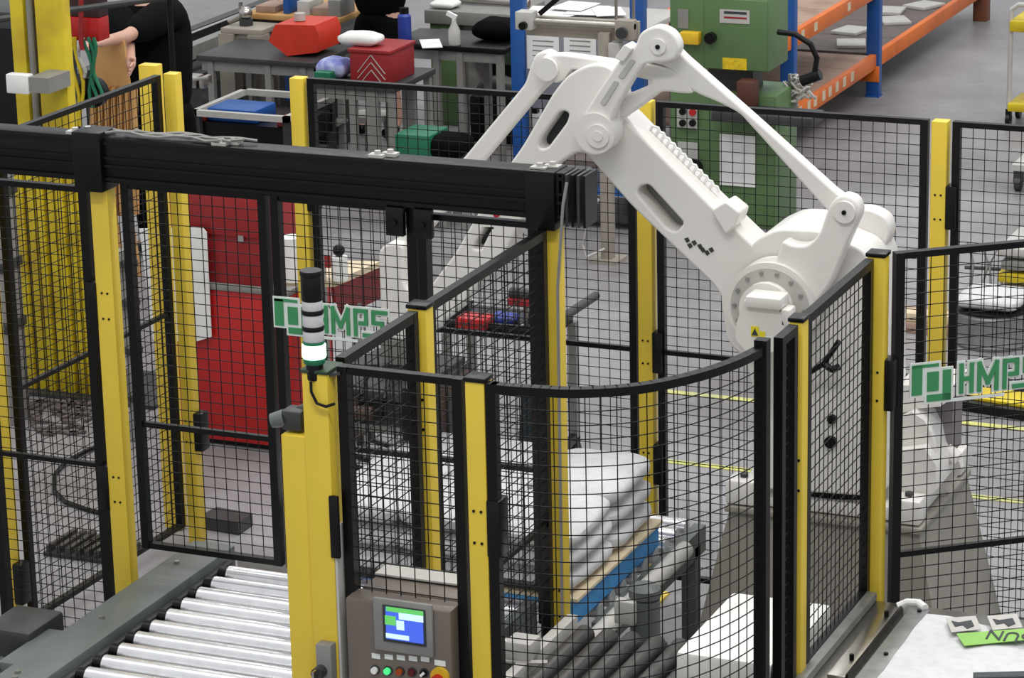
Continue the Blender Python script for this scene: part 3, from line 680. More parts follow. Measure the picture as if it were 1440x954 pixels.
joint(836, 188, .08, 10.507, 10.6, False); joint(840, 192, .045, 10.495, 10.507, False); joint(840, 192, .02, 10.49, 10.495, False)
joint(925, 66, .03, 10.51, 10.58); joint(1187, 299, .042, 10.525, 10.6); joint(768, 98, .045, 10.60, 10.66, False)
rp('elbow_triangle', rnd([(866, 92), (905, 88, 14), (945, 97, 14), (966, 110, 14), (976, 132, 14), (960, 132), (930, 128), (885, 162), (872, 168), (860, 140)], 10),
   [rnd([(876, 112), (892, 109), (916, 114), (914, 120), (880, 135), (872, 132)], 4)], 10.60, 10.68)
rp('parallel_link', rnd([(905, 66, 14), (935, 48, 14), (955, 74, 20), (1005, 118), (1062, 168), (1175, 270), (1208, 290, 16), (1206, 312, 14), (1185, 320, 12), (1164, 298), (1040, 160), (1012, 145, 20), (975, 130, 20), (955, 112, 12), (940, 95, 10), (905, 86, 10)], 8), [], 10.6, 10.66, lb='white parallel link')
rp('upper_tie', rnd([(760, 78, 10), (790, 76, 10), (862, 86, 8), (868, 96, 6), (840, 100), (802, 98), (790, 116, 10), (776, 118, 10)], 6), [], 10.62, 10.68)
rp('rear_link', rnd([(746, 92, 12), (752, 76, 12), (770, 70, 12), (784, 84, 12), (783, 108, 12), (758, 132), (680, 226), (560, 380), (540, 385, 10), (532, 368, 10), (652, 222), (738, 118)], 8), [], 10.66, 10.72, lb='slim white rear link')
# wrist and gripper
rp('wrist', rnd([(532, 352), (545, 342), (566, 344), (566, 400), (600, 440), (604, 472), (580, 482), (536, 474)], 8), [], 10.6, 10.78)
WX = aty(566, 470, 10.68).x; WZ = aty(566, 478, 10.68).z
part('tool_flange', MB().cyl((WX, 10.68, WZ-.08), (WX, 10.68, WZ+.02), .09, 28), MGREY, t)
part('logo_sticker', plate(circ(698, 301, 5), [], 10.576, 10.58, RED, .0005).copy(), RED, t, 'small red sticker')
tg = thing('bag_gripper', 'dark bag gripper with long fingers hanging from the robot wrist', 'gripper', (WX, 10.4, WZ-.6))
zz = WZ-.08
part('top_frame', MB().box((WX-.2, 10.3, zz-.06), (WX+.2, 10.85, zz-.02), .006).box((WX-.22, 10.3, zz-.12), (WX-.17, 10.85, zz-.04)).box((WX+.17, 10.3, zz-.12), (WX+.22, 10.85, zz-.04)), DGREY, tg)
part('air_cylinder', MB().cyl((WX-.15, 10.28, zz-.11), (WX+.05, 10.28, zz-.11), .03, 16), mat('brown_metal', (92, 70, 62), .4, .3), tg)
part('air_cylinder', MB().cyl((WX+.0, 10.5, zz-.11), (WX+.2, 10.5, zz-.11), .03, 16), mat('brown_metal', (0, 0, 0)), tg)
part('pressure_plate', MB().box((WX-.15, 10.32, zz-.2), (WX+.15, 10.8, zz-.17)), MGREY, tg)
for s_ in (-1, 1):
    part('side_plate', MB().box((WX+s_*.21-.01, 10.3, zz-.36), (WX+s_*.21+.01, 10.85, zz-.06), .003), mat('brown_metal', (0, 0, 0)), tg)
    for k in range(6):
        y = 10.32+.1*k
        part('finger', MB().bar((WX+s_*.22, y, zz-.1), (WX+s_*.23, y, zz-.42), .018, .03).bar((WX+s_*.23, y, zz-.42), (WX+s_*.08, y, zz-.45), .018, .018), DGREY, tg)
mb = MB()
for k in range(3): mb.tube([(WX-.05+.05*k, 10.55, zz), (WX-.1+.09*k, 10.4, zz+.04), (WX-.12+.11*k, 10.28, zz-.04), (WX-.1+.09*k, 10.3, zz-.14)], .009, 6)
part('air_hose', mb, BLK2, tg)
# turret rear housings, right of the corner post
part('rear_housing', MB().prism([aty(x, y, 10.78) for x, y in ((1225, 640), (1262, 634), (1300, 630), (1316, 655), (1316, 690), (1290, 712), (1225, 715))], (0, .3, 0)), WHT, t)
part('rear_shelf', MB().prism([aty(x, y, 10.9) for x, y in ((1258, 585), (1262, 542), (1338, 545), (1340, 560), (1322, 572), (1290, 575))], (0, .25, 0)), WHT, t)
part('cable_duct', MB().prism([aty(x, y, 11.0) for x, y in ((1302, 570), (1340, 560), (1338, 640), (1312, 660))], (0, .15, 0)), mat('duct_grey', (132, 126, 130), .5), t, 'grey cable duct')
part('gear_housing', MB().prism([aty(x, y, 10.84) for x, y in ((1245, 640), (1262, 590), (1282, 580), (1300, 592), (1310, 612), (1316, 640))], (0, .24, 0)), WHT, t)
part('connector', MB().cyl(aty(1330, 632, 11.0), aty(1345, 645, 11.0), .03, 14), WHT, t)
part('side_lug', MB().prism([aty(x, y, 11.05) for x, y in ((1290, 700), (1316, 672), (1348, 648), (1352, 660), (1326, 700), (1280, 735))], (0, .05, 0)), WHT, t)
for x, y in ((1170, 590), (1168, 622)):
    c = aty(x, y, 10.63); part('plug', MB().cyl((c.x, 10.62, c.z), (c.x, 10.64, c.z), .018 if y < 600 else .024, 14), BLK2, t)
c = [aty(x, y, 10.56) for x, y in ((1100, 545), (1120, 533), (1142, 522), (1158, 512), (1170, 495), (1180, 480))]
part('black_hose', MB().tube(c, .011, 8).tube([aty(1158, 512, 10.56), aty(1170, 520, 10.56), aty(1180, 516, 10.58)], .014, 8), BLK2, t)
#BACKGROUND
# ================================================================== BACKGROUND
def bpx(name, Y, d, xl, yt, xr, yb, m, parent=None, bev=.004, label=None, z0=None, zt=None):
    """box whose front face (on plane y=Y) covers the given pixel frame; z0/zt override heights"""
    xm, ym = (xl+xr)/2, (yt+yb)/2
    a = aty(xl, ym, Y).x; b_ = aty(xr, ym, Y).x; t_ = aty(xm, yt, Y).z; q = aty(xm, yb, Y).z
    if z0 is not None: q = z0
    if zt is not None: t_ = zt
    o = part(name, MB().box((a, Y, q), (b_, Y+d, t_), bev), m, parent, label); return o
# ---- red tool cabinet behind the gate
RY = 12.7
t = thing('red_cabinet', 'large red steel tool cabinet behind the left mesh gate', 'cabinet', (-7.0, RY+.2, 0))
part('lower_body', MB().box((-7.36, RY, .03), (-6.66, RY+.45, .82), .006), RED, t)
part('plinth', MB().box((-7.33, RY+.03, 0), (-6.69, RY+.42, .03)), BLK2, t)
part('middle_strip', MB().box((-7.37, RY-.01, .82), (-6.66, RY+.45, .85), .003), MGREY, t)
up_ = part('upper_body', MB().box((-7.37, RY+.02, .85), (-6.80, RY+.42, 1.36), .006), RED2, t)
part('upper_door', MB().box((-7.35, RY+.005, 1.1), (-6.82, RY+.02, 1.34), .003), RED2, up_)
part('latch', MB().box((-6.93, RY-.005, 1.08), (-6.90, RY+.01, 1.11)), STEEL, up_)
o = part('paper_sheet', plate([(196, 322), (284, 320), (290, 327), (297, 474), (272, 482), (215, 478)], [], RY-.03, RY-.022, PAPER, .0005), PAPER); tag(o, 'tall white paper sheet taped to the red cabinet', 'paper')
# ---- side table with beige top
t = thing('red_side_table', 'beige topped table with dull red front between cabinet and robot', 'table', (-6.5, 13, 0))
part('table_top', MB().prism([atz(392, 402, .95), atz(470, 404, .95), atz(535, 376, .95), atz(458, 374, .95)], (0, 0, .03)), CREAM, t)
part('side_panel', MB().prism([atz(470, 404, .95), atz(535, 376, .95), atz(540, 418, .72), atz(475, 448, .72)], (-.03, .02, 0)), RED2, t)
for x, y in ((-6.66, 13.05), (-6.4, 12.9), (-6.3, 13.2)): part('leg', MB().box((x-.02, y-.02, 0), (x+.02, y+.02, .94)), MGREY, t)
p = atz(412, 394, .985)
tag(part('white_drum', MB().cyl((p.x, p.y, .985), (p.x, p.y, 1.2), .055, 24), WHT2), 'white roll standing upright at the left of the beige table', 'roll')
p = atz(478, 392, .99)
t = thing('spray_can', 'small white canister with black and red cap on the beige table', 'canister', (p.x, p.y, .98))
part('can', MB().cyl((p.x, p.y, .985), (p.x, p.y, 1.1), .04, 18), WHT2, t)
part('cap', MB().sph((p.x, p.y, 1.13), .03, 12), BLK2, t)
part('red_tag', MB().box((p.x-.06, p.y-.04, 1.05), (p.x-.03, p.y-.03, 1.11)), RED2, t)
tag(part('clear_bottle', MB().lathe([(.03, 0), (.032, .09), (.012, .12), (.012, .15)], (p.x-.09, p.y-.03, .985)), LGREY), 'pale plastic bottle left of the small canister', 'bottle')
# ---- tool trolley seen between the posts
t = thing('tool_trolley', 'black tool trolley with open tray on castors behind the cell', 'trolley', (-5.4, 13.1, 0))
tz = .72
tr = [atz(628, 468, tz), atz(776, 480, tz), atz(806, 452, tz), atz(662, 438, tz)]
part('tray', MB().prism(tr, (0, 0, .035)), BLK2, t)
for a_, b_, n_ in ((0, 1, 'tray_rail'), (1, 2, 'tray_rail'), (3, 0, 'tray_rail')): part(n_, MB().bar(tr[a_]+Vector((0, 0, .05)), tr[b_]+Vector((0, 0, .05)), .02, .03), BLK2, t)
part('handle', MB().cyl(tr[1]+Vector((0, 0, .08)), atz(838, 416, tz+.06), .022, 12), DGREY, t)
for i, p in enumerate(tr):
    q = Vector((p.x*.97-.16, p.y*.985+.2, 0)) if False else Vector((p.x, p.y, 0))
    lg = part('leg', MB().box((q.x-.02, q.y-.02, .12), (q.x+.02, q.y+.02, tz)), GALV, t)
    part('castor', MB().cyl((q.x-.015, q.y, .05), (q.x+.015, q.y, .05), .05, 16).box((q.x-.02, q.y-.02, .06), (q.x+.02, q.y+.02, .13)), DGREY, t)
part('cross_bar', MB().bar((tr[1].x, tr[1].y, .14), (tr[0].x, tr[0].y, .14), .03, .03), DGREY, t)
part('foot_arm', MB().bar((tr[1].x, tr[1].y, .13), (tr[2].x, tr[2].y, .13), .03, .04), BLK2, t)
def onz(px_, py_, z=.76): return atz(px_, py_, z)
p = onz(668, 458); tag(part('red_parts_bin', MB().box((p.x-.08, p.y-.06, .756), (p.x+.08, p.y+.06, .81), .008), RED), 'small red bin on the black trolley tray', 'bin')
p = onz(708, 452); tag(part('blue_rag', pillow(p.x, p.y, .775, .14, .12, .05, 5, BLUE2), BLUE2), 'crumpled blue rag on the black trolley tray', 'rag')
p = onz(741, 462)
t = thing('bench_drill', 'red and dark hand tool standing on the trolley tray', 'tool', (p.x, p.y, .755))
part('stand', MB().cyl((p.x, p.y, .757), (p.x, p.y, .87), .016, 12).cyl((p.x, p.y, .757), (p.x, p.y, .772), .04, 16), STEEL, t)
part('body', MB().box((p.x-.09, p.y-.03, .87), (p.x+.08, p.y+.03, .91), .008), RED2, t)
part('motor', MB().cyl((p.x-.08, p.y, .93), (p.x+.04, p.y, .93), .028, 14), DGREY, t)
p = onz(655, 438); tag(part('chrome_clamp', MB().tube([(p.x-.03, p.y, .79), (p.x, p.y, .83), (p.x+.04, p.y, .82), (p.x+.02, p.y, .78)], .012, 8), STEEL), 'chrome clamp at the back left of the trolley tray', 'clamp')
p = atz(745, 640, 0)
tag(part('dark_bucket', MB().lathe([(.055, 0), (.06, .03), (.035, .28), (.03, .34)], (p.x, p.y, .0)), mat('dark_teal', (30, 48, 56), .5)), 'dark teal conical bottle on the floor behind the bag stack', 'bottle')
p = atz(312, 748, 0)
tag(part('grey_foot_block', MB().prism([(p.x-.12, p.y, 0.002), (p.x+.1, p.y-.02, 0.002), (p.x+.1, p.y+.12, .002), (p.x-.1, p.y+.14, .002)], (0, 0, .06)), DGREY), 'low dark block on the floor left of the gate divider', 'block')
# ---- yellow column machine at the left
t = thing('yellow_column_machine', 'tall worn yellow steel column machine behind the left fence', 'machine', (-8.2, 13.3, 0))
z1 = 2.3
part('main_column', MB().box((-8.36, 13.25, 0), (-8.19, 13.33, z1), .01), YEL2, t)
part('side_column', MB().box((-8.54, 13.3, .02), (-8.46, 13.36, z1-.2), .004), YEL2, t)
part('inner_web', MB().box((-8.47, 13.34, .02), (-8.35, 13.36, z1-.1), .004), mat('worn_olive', (104, 90, 40), .6, var=.2), t)
part('grey_pipe', MB().cyl((-8.42, 13.3, .02), (-8.42, 13.3, z1), .018, 10), MGREY, t)
for k in range(8): part('guard_rib', MB().box((-8.50+.062*k, 13.16+.01*(k % 2), .02), (-8.455+.062*k, 13.3, 1.22), .004), YEL2, t)
part('guard_sheet', MB().box((-8.5, 13.2, .02), (-8.0, 13.22, 1.2)), mat('worn_olive', (0, 0, 0)), t)
part('slot_handle', MB().box((-8.1, 13.13, .9), (-8.065, 13.16, 1.05), .01), MGREY, t)
part('control_box', MB().box((-8.42, 13.03, 1.66), (-8.29, 13.09, 1.76), .006), WHT2, t, 'white box on grey bracket')
part('bracket', MB().box((-8.29, 13.04, 1.67), (-8.17, 13.25, 1.75)), MGREY, t)
part('base_frame', MB().box((-8.5, 13.1, 0), (-7.7, 13.65, .02)), DGREY, t)
t = thing('grey_column', 'dark grey ribbed column at the far left edge', 'column', (-8.48, 12.9, 0))
part('shaft', MB().box((-8.44, 12.62, 0), (-8.26, 12.8, 1.55), .006), MGREY, t)
for z in (.5, .82, 1.2, 1.35): part('band', MB().box((-8.45, 12.61, z), (-8.25, 12.81, z+.05), .004), DGREY, t)
t = thing('dark_far_cabinet', 'dark cabinet at the upper left corner behind the yellow machine', 'cabinet', (-9.7, 15.4, 0))
part('body', MB().box((-10.3, 15.3, .02), (-9.75, 15.7, 1.6), .01), DGREY, t)
part('door', MB().box((-10.26, 15.28, .1), (-9.8, 15.3, 1.5), .004), BLK2, t)
part('plinth', MB().box((-10.28, 15.32, 0), (-9.78, 15.68, .02)), BLK2, t)
# red hoist box with straps
HY = 14.2
hx0, hx1 = aty(85, 40, HY).x, aty(145, 40, HY).x
t = thing('red_strap_station', 'red bin over dark housing with hanging straps left of the person', 'hoist', ((hx0+hx1)/2, HY, 0))
zz = aty(115, 40, HY).z
part('red_box', MB().box((hx0, HY, zz-.07), (hx1-.03, HY+.12, zz+.06), .008), RED, t)
part('dark_housing', MB().box((hx0, HY+.01, zz+.06), (hx1-.03, HY+.12, zz+.45), .008), mat('dark_maroon', (58, 34, 36), .6), t)
part('mast', MB().box((hx0-.02, HY+.05, 0), (hx0+.03, HY+.1, zz-.07)), DGREY, t)
for i, (x, yb, m_) in enumerate(((85, 168, LYEL), (92, 178, LGREY), (97, 172, LGREY), (103, 180, YEL2), (110, 176, YEL2), (121, 150, GREEN2), (126, 140, GREEN2), (130, 135, GREEN2), (114, 108, LGREY))):
    p = aty(x, 52, HY-.02); zb = aty(x, yb, HY-.02).z
    mb = MB(); mb.tube([(p.x+.02*math.sin(k*.9+i)+(.03*k/8 if i in (5, 6, 7) else 0), HY-.03, p.z+(zb-p.z)*k/8) for k in range(9)], .011, 6)
    part('strap', mb, m_, t)
part('reel', MB().cyl((hx1-.1, HY+.0, zz-.36), (hx1-.1, HY+.05, zz-.36), .085, 24), BLK2, t)
part('reel_arm', MB().bar((hx1-.1, HY+.03, zz-.07), (hx1-.1, HY+.03, zz-.3), .02), DGREY, t)
part('yellow_hook', MB().tube([aty(114, 0, HY-.05), aty(114, 60, HY-.05), aty(116, 70, HY-.05)], .014, 8), RED2, t, 'red pull cord')
# wooden slatted board
BYY = 15.2
t = thing('slatted_board', 'upright plywood board with vertical wooden slats held by the person', 'board', (-9.0, BYY, 0))
part('panel', plate([(128, 62), (174, 58), (182, 120), (176, 305), (124, 300)], [], BYY, BYY+.02, WOOD, .002), WOOD, t)
zb = .02
for k in range(7):
    xl = 128+k*9.2
    part('slat', plate([(xl, 124), (xl+5, 123), (xl+7.5, 303), (xl+2, 302)], [], BYY-.05, BYY-.002, WOOD, .002), WOOD, t)
for x in (150, 172):
    q = aty(x, 200, BYY+.1); part('support_leg', MB().bar((q.x, BYY+.03, 1.0), (q.x, BYY+.2, 0), .03), WOOD, t)
# upper rail of a nearer walkway rail at top left
t = thing('guard_rail', 'round dark guard rail crossing the upper left corner', 'rail', (-8.6, 13.9, 0))
ra, rb = aty(-30, 31, 13.6), aty(238, -4, 14.4)
part('rail', MB().cyl(ra, rb, .018, 10), DGREY, t)
for p in (ra, rb): part('rail_post', MB().cyl((p.x, p.y, 0), (p.x, p.y, p.z), .016, 10), BLK, t)
# ---- people
def person(name, label, base, face, arms, head, hip=.93, sh=1.43, lean=(0, 0), legs=None, sleeves='short', shorts=False, big=1.12):
    """base xy, face=unit dir the chest looks at"""
    bx, by = base; fx, fy = face; sx, sy = fy, -fx      # sx,sy: the person's right-hand side
    def P(f_, s_, z): return Vector((bx+fx*f_+sx*s_, by+fy*f_+sy*s_, z))
    t = thing(name, label, 'person', (bx, by, 0))
    J = []; E_ = []
    def add(v, r, r2=None, par=None): J.append((v.x, v.y, v.z, r, r2 or r)); k = len(J)-1; (E_.append((par, k)) if par is not None else 0); return k
    pel = add(P(0, 0, hip), .12, .09); ws = add(P(lean[0]*.35, 0, hip+.17), .11, .085, pel); ch = add(P(lean[0]*.8, 0, sh-.12), .135, .09, ws)
    nk = add(P(lean[0]+.01, 0, sh+.06), .052, None, ch); hd0 = Vector(head); hd = add(P(hd0.x, hd0.y, hd0.z), .078, .092, nk); add(P(hd0.x+.02, hd0.y, hd0.z+.1), .07, .08, hd)
    TR = []
    for s in (1, -1):
        hp = add(P(0, s*.1, hip-.06), .09, None, pel); kn = add(P(.03, s*.11, .5), .062, None, hp); an = add(P(-.01, s*.12, .1), .042, None, kn); add(P(.14, s*.13, .05), .035, None, an)
        TR.append([P(0, s*.1, hip-.06), P(.03, s*.11, .5), P(-.01, s*.12, .12), P(.15, s*.13, .05)])
    AR = []
    for s, (el, hand, gd) in zip((1, -1), arms):
        shp = P(lean[0]*.95, s*.17, sh-.03); el = Vector(el); hand = Vector(hand)
        a0 = add(shp, .062, None, ch); a1 = add(el, .043, None, a0); a2 = add(hand, .03, None, a1)
        d = (hand-el).normalized(); sd = d.cross(Vector(gd)).normalized(); pm = add(hand+d*.05, .032, .02, a2)
        for k, (o_, L) in enumerate(((-.026, .07), (-.009, .08), (.009, .076), (.026, .06))):
            q = add(hand+d*.085+sd*o_, .0095, None, pm); q2 = add(hand+d*(.085+L*.5)+sd*o_*1.15+Vector(gd)*.012, .0085, None, q); add(hand+d*(.085+L*.8)+sd*o_*1.2+Vector(gd)*.035, .0075, None, q2)
        q = add(hand+d*.035-sd*.04, .011, None, a2); add(hand+d*.075-sd*.055+Vector(gd)*.01, .009, None, q)
        AR.append((shp, el, hand))
    skin(J, E_, 'body', SKIN, t, 2)
    # head details
    hc = P(hd0.x, hd0.y, hd0.z+.05)
    F3 = Vector((fx, fy, -.25)).normalized(); S3 = Vector((sx, sy, 0))
    part('nose', MB().sph(hc+F3*.1+Vector((0, 0, -.01)), .016, 8, (1, 1, 1.5)), SKIN, t)
    for s in (1, -1):
        part('ear', MB().sph(hc+S3*s*.082, .022, 8, (.6, .6, 1.3)), SKIN, t)
        part('eye', MB().sph(hc+F3*.086+S3*s*.03+Vector((0, 0, .02)), .011, 8), INK, t)
    part('mouth', MB().bar(hc+F3*.09-S3*.022+Vector((0, 0, -.055)), hc+F3*.09+S3*.022+Vector((0, 0, -.055)), .008), RED2, t)
    hb = MB().sph(hc+Vector((0, 0, .035))-F3*.018, .1, 14, (1, 1, 1.05))
    part('hair', hb, HAIR, t)
    # shirt
    J = []; E_ = []
    a = add(P(0, 0, hip-.1), .19*big, .165*big); b = add(P(lean[0]*.35, 0, hip+.17), .185*big, .16*big, a); c = add(P(lean[0]*.8, 0, sh-.12), .205*big, .165*big, b); add(P(lean[0], 0, sh+.0), .11, .09, c)
    for shp, el, hand in AR:
        s1 = add(shp, .095*big, None, c); s2 = add(shp.lerp(el, .55), .08*big, None, s1)
        s3 = add(shp.lerp(el, .9 if sleeves == 'short' else 1), .062, None, s2)
    skin(J, E_, 'shirt', CLOTH, t, 2)
    J = []; E_ = []
    a = add(P(0, 0, hip+.02), .17*big, .15*big); a2_ = add(P(0, 0, hip-.05), .17*big, .15*big, a)
    for L in TR:
        k0 = add(L[0], .125*big, None, a2_); k1 = add(L[0].lerp(L[1], .85), .1*big, None, k0)
        if not shorts: k2 = add(L[1], .08, None, k1); add(L[2].lerp(L[1], .08), .062, None, k2)
    skin(J, E_, 'trousers' if not shorts else 'shorts', CLOTH, t, 2)
    for L in TR:
        J = []; E_ = []; a = add(L[2]+Vector((0, 0, -.03)), .05, .05); b = add(Vector((L[2].x*.6+L[3].x*.4, L[2].y*.6+L[3].y*.4, .05)), .048, .045, a); add(L[3], .045, .04, b)
        o = skin(J, E_, 'shoe', BLK2, t, 2)
        for v in o.data.vertices:
            if v.co.z+t.location.z*0+wloc(o).z < .004: v.co.z = .004-wloc(o).z
    return t
PBX = aty(229, 250, 15.9)
person('person', 'person in black clothes reaching to the red bin, cut by the top edge', (PBX.x, 15.9), (-.72, .69),
       (((aty(176, 52, 15.3)), (aty(140, 60, 15.0)), (0, 0, -1)), ((aty(180, 60, 15.5)), (aty(184, 88, 15.2)), (0, -1, 0))), (.34, 0, 1.68), lean=(.2, 0), sh=1.52, big=1.3)
p2 = atz(541, 190, 0)
person('person', 'person in black shorts standing behind the red toolbox, seen below the waist', (p2.x, p2.y), (-.3, -.95),
       ((p2+Vector((-.3, -.05, 1.2)), p2+Vector((-.12, -.3, 1.22)), (0, 0, -1)), (p2+Vector((.3, -.0, 1.2)), p2+Vector((.15, -.3, 1.22)), (0, 0, -1))), (.08, 0, 1.63), shorts=True)
# ---- benches
def bench(name, label, xa, xb, ya, yb, z, topm, legm, cat='workbench', thick=.04, legs=None, leg_w=.045, shelf=None):
    t = thing(name, label, cat, ((xa+xb)/2, ya, 0))
    part('worktop', MB().box((xa, ya, z-thick), (xb, yb, z), .006), topm, t)
    for x in (legs or (xa+.05, xb-.05)):
        for y in (ya+.04, yb-.05): part('leg', MB().box((x-leg_w/2, y-leg_w/2, 0), (x+leg_w/2, y+leg_w/2, z-thick)), legm, t)
    part('apron', MB().box((xa+.03, ya+.03, z-thick-.07), (xb-.03, ya+.05, z-thick)), legm, t)
    if shelf: part('lower_shelf', MB().box((xa+.05, ya+.06, shelf), (xb-.05, yb-.06, shelf+.02)), legm, t)
    return t
b0 = aty(440, 118, 17.6); b1 = aty(560, 126, 17.6); BZ = .78
bench('workbench', 'grey legged workbench carrying the red chevron toolbox', b0.x, b1.x, 17.55, 18.2, BZ, DGREY, MGREY, legs=(b0.x+.3, b0.x+.42, b1.x-.16, b1.x-.04))
def on(px_, Y): return aty(px_, 100, Y).x
x0, x1 = on(492, 17.62), on(549, 17.62)
t = thing('red_toolbox', 'red metal toolbox with silver chevron stripes on the grey workbench', 'toolbox', ((x0+x1)/2, 17.8, BZ))
part('body', MB().box((x0, 17.62, BZ), (x1, 18.0, BZ+.2), .008), RED2, t)
part('lid', MB().box((x0-.01, 17.61, BZ+.2), (x1+.01, 18.01, BZ+.225), .006), RED2, t)
mb = MB(); xc = (x0+x1)/2+.01
for k in range(3):
    for s in (1, -1): mb.bar((xc, 17.617, BZ+.19-.05*k), (xc+s*min(.1, .13-.03*k), 17.617, BZ+.19-.05*k-min(.12, .14-.03*k)), .004, .008, up=(0, 1, 0))
part('chevrons', mb, LGREY, t, 'silver chevron stripes', smooth=False)
def blob(name, label, cat, px_, Y, z, lx, ly, lz, m, seed, group=None):
    x = aty(px_, 60, Y).x; return tag(part(name, pillow(x, Y, z+lz/2, lx, ly, lz, seed, m), m), label, cat, group)
blob('white_gloves', 'crumpled white gloves lying on top of the red toolbox', 'gloves', 508, 17.75, BZ+.225, .3, .16, .09, WHT2, 21)
blob('lilac_cloth', 'crumpled blue and white cloth left of the red toolbox', 'cloth', 470, 17.75, BZ+.0, .22, .2, .13, PURP, 22)
x = on(456, 17.6); tag(part('green_tray', MB().box((x-.07, 17.58, BZ), (x+.05, 17.75, BZ+.06), .006), GREEN2), 'small green tray on the near left corner of the workbench', 'tray')
x = on(556, 18.0); tag(part('white_carton', MB().box((x-.03, 17.95, BZ), (x+.03, 18.05, BZ+.1), .004), WHT2), 'small white carton right of the red toolbox', 'box')
# left grey bench with the red container
b0 = aty(305, 90, 18.6); b1 = aty(470, 105, 18.6)
bench('workbench', 'low grey workbench carrying the orange red container', b0.x, b1.x, 18.3, 18.95, .74, DGREY, MGREY, legs=(b0.x+.1, b0.x+.55, b1.x-.1), shelf=.2)
x0, x1 = on(384, 18.5), on(455, 18.5)
t = thing('orange_red_container', 'orange red open container with a faceted rim on the low bench', 'container', ((x0+x1)/2, 18.6, .74))
rc = mat('container_red', (210, 52, 28), .45)
part('body', MB().prism([(x0, 18.45, .84), (x0+.06, 18.45, .96), (x1-.03, 18.45, .97), (x1, 18.45, .9), (x1-.02, 18.45, .78), (x0+.14, 18.45, .742)], (0, .35, 0)), rc, t)
part('white_lid', MB().cyl(((x0+x1)/2-.02, 18.6, .97), ((x0+x1)/2-.02, 18.6, 1.02), .04, 14), LGREY, t)
# right bench (black) with spray bottle, papers, blue flask
b0 = aty(558, 85, 18.9); b1 = aty(722, 95, 18.9)
bench('workbench', 'dark topped workbench right of the red toolbox with spray bottle', b0.x, b1.x, 18.75, 19.3, .82, BLK2, MGREY, legs=(b0.x+.36, b0.x+.54, b1.x-.05))
x = aty(574, 60, 18.9).x
t = thing('blue_flask', 'tall dark blue flask on the dark workbench', 'flask', (x, 18.85, .82))
part('body', MB().lathe([(.045, 0), (.047, .01), (.047, .17), (.03, .19)], (x, 18.85, .82)), BLUE2, t); part('cap', MB().cyl((x, 18.85, 1.01), (x, 18.85, 1.05), .033, 16), BLK2, t)
x = aty(640, 90, 18.8).x
t = thing('spray_bottle', 'white trigger spray bottle at the edge of the dark workbench', 'spray bottle', (x, 18.8, .82))
part('bottle', MB().lathe([(.04, 0), (.042, .01), (.042, .1), (.018, .15), (.016, .17)], (x, 18.8, .82)), LGREY, t)
part('trigger_head', MB().bar((x+.02, 18.8, 1.01), (x-.05, 18.8, 1.04), .025, .03).bar((x+.0, 18.8, 1.02), (x-.0, 18.8, .98), .02), WHT2, t)
def sheet(px_, py_, z, w_, h_, ang, label, m=PAPER, tilt=0, group=None):
    p = atz(px_, py_, z); R = Matrix.Rotation(ang, 3, 'Z') @ Matrix.Rotation(tilt, 3, 'X')
    return tag(part('paper_sheet', MB().box((p.x-w_/2, p.y-h_/2, z+.001), (p.x+w_/2, p.y+h_/2, z+.006+abs(tilt)*0), rot=R), m), label, 'paper', group)
sheet(606, 62, .825, .14, .3, .5, 'white paper sheet lying between blue flask and spray bottle')
blob('black_jacket', 'black jacket heaped at the right end of the dark workbench', 'jacket', 700, 19.1, .82, .3, .3, .14, CLOTH, 31)
# floor crates below the benches
p = atz(582, 250, .0)
x0, x1 = aty(555, 205, 17.0).x, aty(604, 205, 17.0).x
zc = aty(580, 190, 17.0).z
t = thing('green_crate', 'green plastic crate on a low grey trolley behind the beam', 'crate', ((x0+x1)/2, 17.1, 0))
part('body', MB().box((x0, 17.0, zc-.16), (x1, 17.3, zc), .01), GREEN2, t)
part('trolley_legs', MB().box((x0, 17.02, 0), (x0+.03, 17.28, zc-.16)).box((x1-.03, 17.02, 0), (x1, 17.28, zc-.16)), MGREY, t)
blob('black_bag', 'slumped black bag right of the green crate', 'bag', 628, 17.15, zc-.16, .26, .28, .15, CLOTH, 33)
tb = bench('low_stand', 'low grey stand under the slumped black bag', aty(606, 205, 17.0).x+.01, aty(655, 205, 17.0).x+.02, 17.0, 17.3, zc-.16, MGREY, MGREY, cat='stand', thick=.02)
# ---- machines and shelves along the back
def lathe_machine(Y, xa, xb, z, label, m):
    t = thing('machine_bed', label, 'machine', ((xa+xb)/2, Y, 0))
    part('bed', MB().box((xa, Y, z-.16), (xb, Y+.5, z), .01), m, t)
    part('guide_rail', MB().box((xa, Y+.08, z), (xb, Y+.13, z+.04)), STEEL, t)
    part('guide_rail', MB().box((xa, Y+.3, z), (xb, Y+.35, z+.04)), STEEL, t)
    for x in (xa+.15, xb-.15): part('pedestal', MB().box((x-.12, Y+.05, 0), (x+.12, Y+.45, z-.16), .01), m, t)
    part('headstock', MB().box((xa, Y+.02, z), (xa+.35, Y+.48, z+.3), .02), m, t)
    part('chuck', MB().cyl((xa+.35, Y+.25, z+.17), (xa+.45, Y+.25, z+.17), .09, 20), STEEL, t)
    part('carriage', MB().box((xb-.5, Y+.0, z+.04), (xb-.25, Y+.5, z+.12), .01), DGREY, t)
    part('hand_wheel', MB().cyl((xb-.38, Y-.06, z-.02), (xb-.38, Y-.02, z-.02), .07, 20), STEEL, t)
    return t
t = thing('long_machine_bed', 'long dark machine bed with steel guide bars running diagonally behind the vice', 'machine', (-10.7, 20, 0))
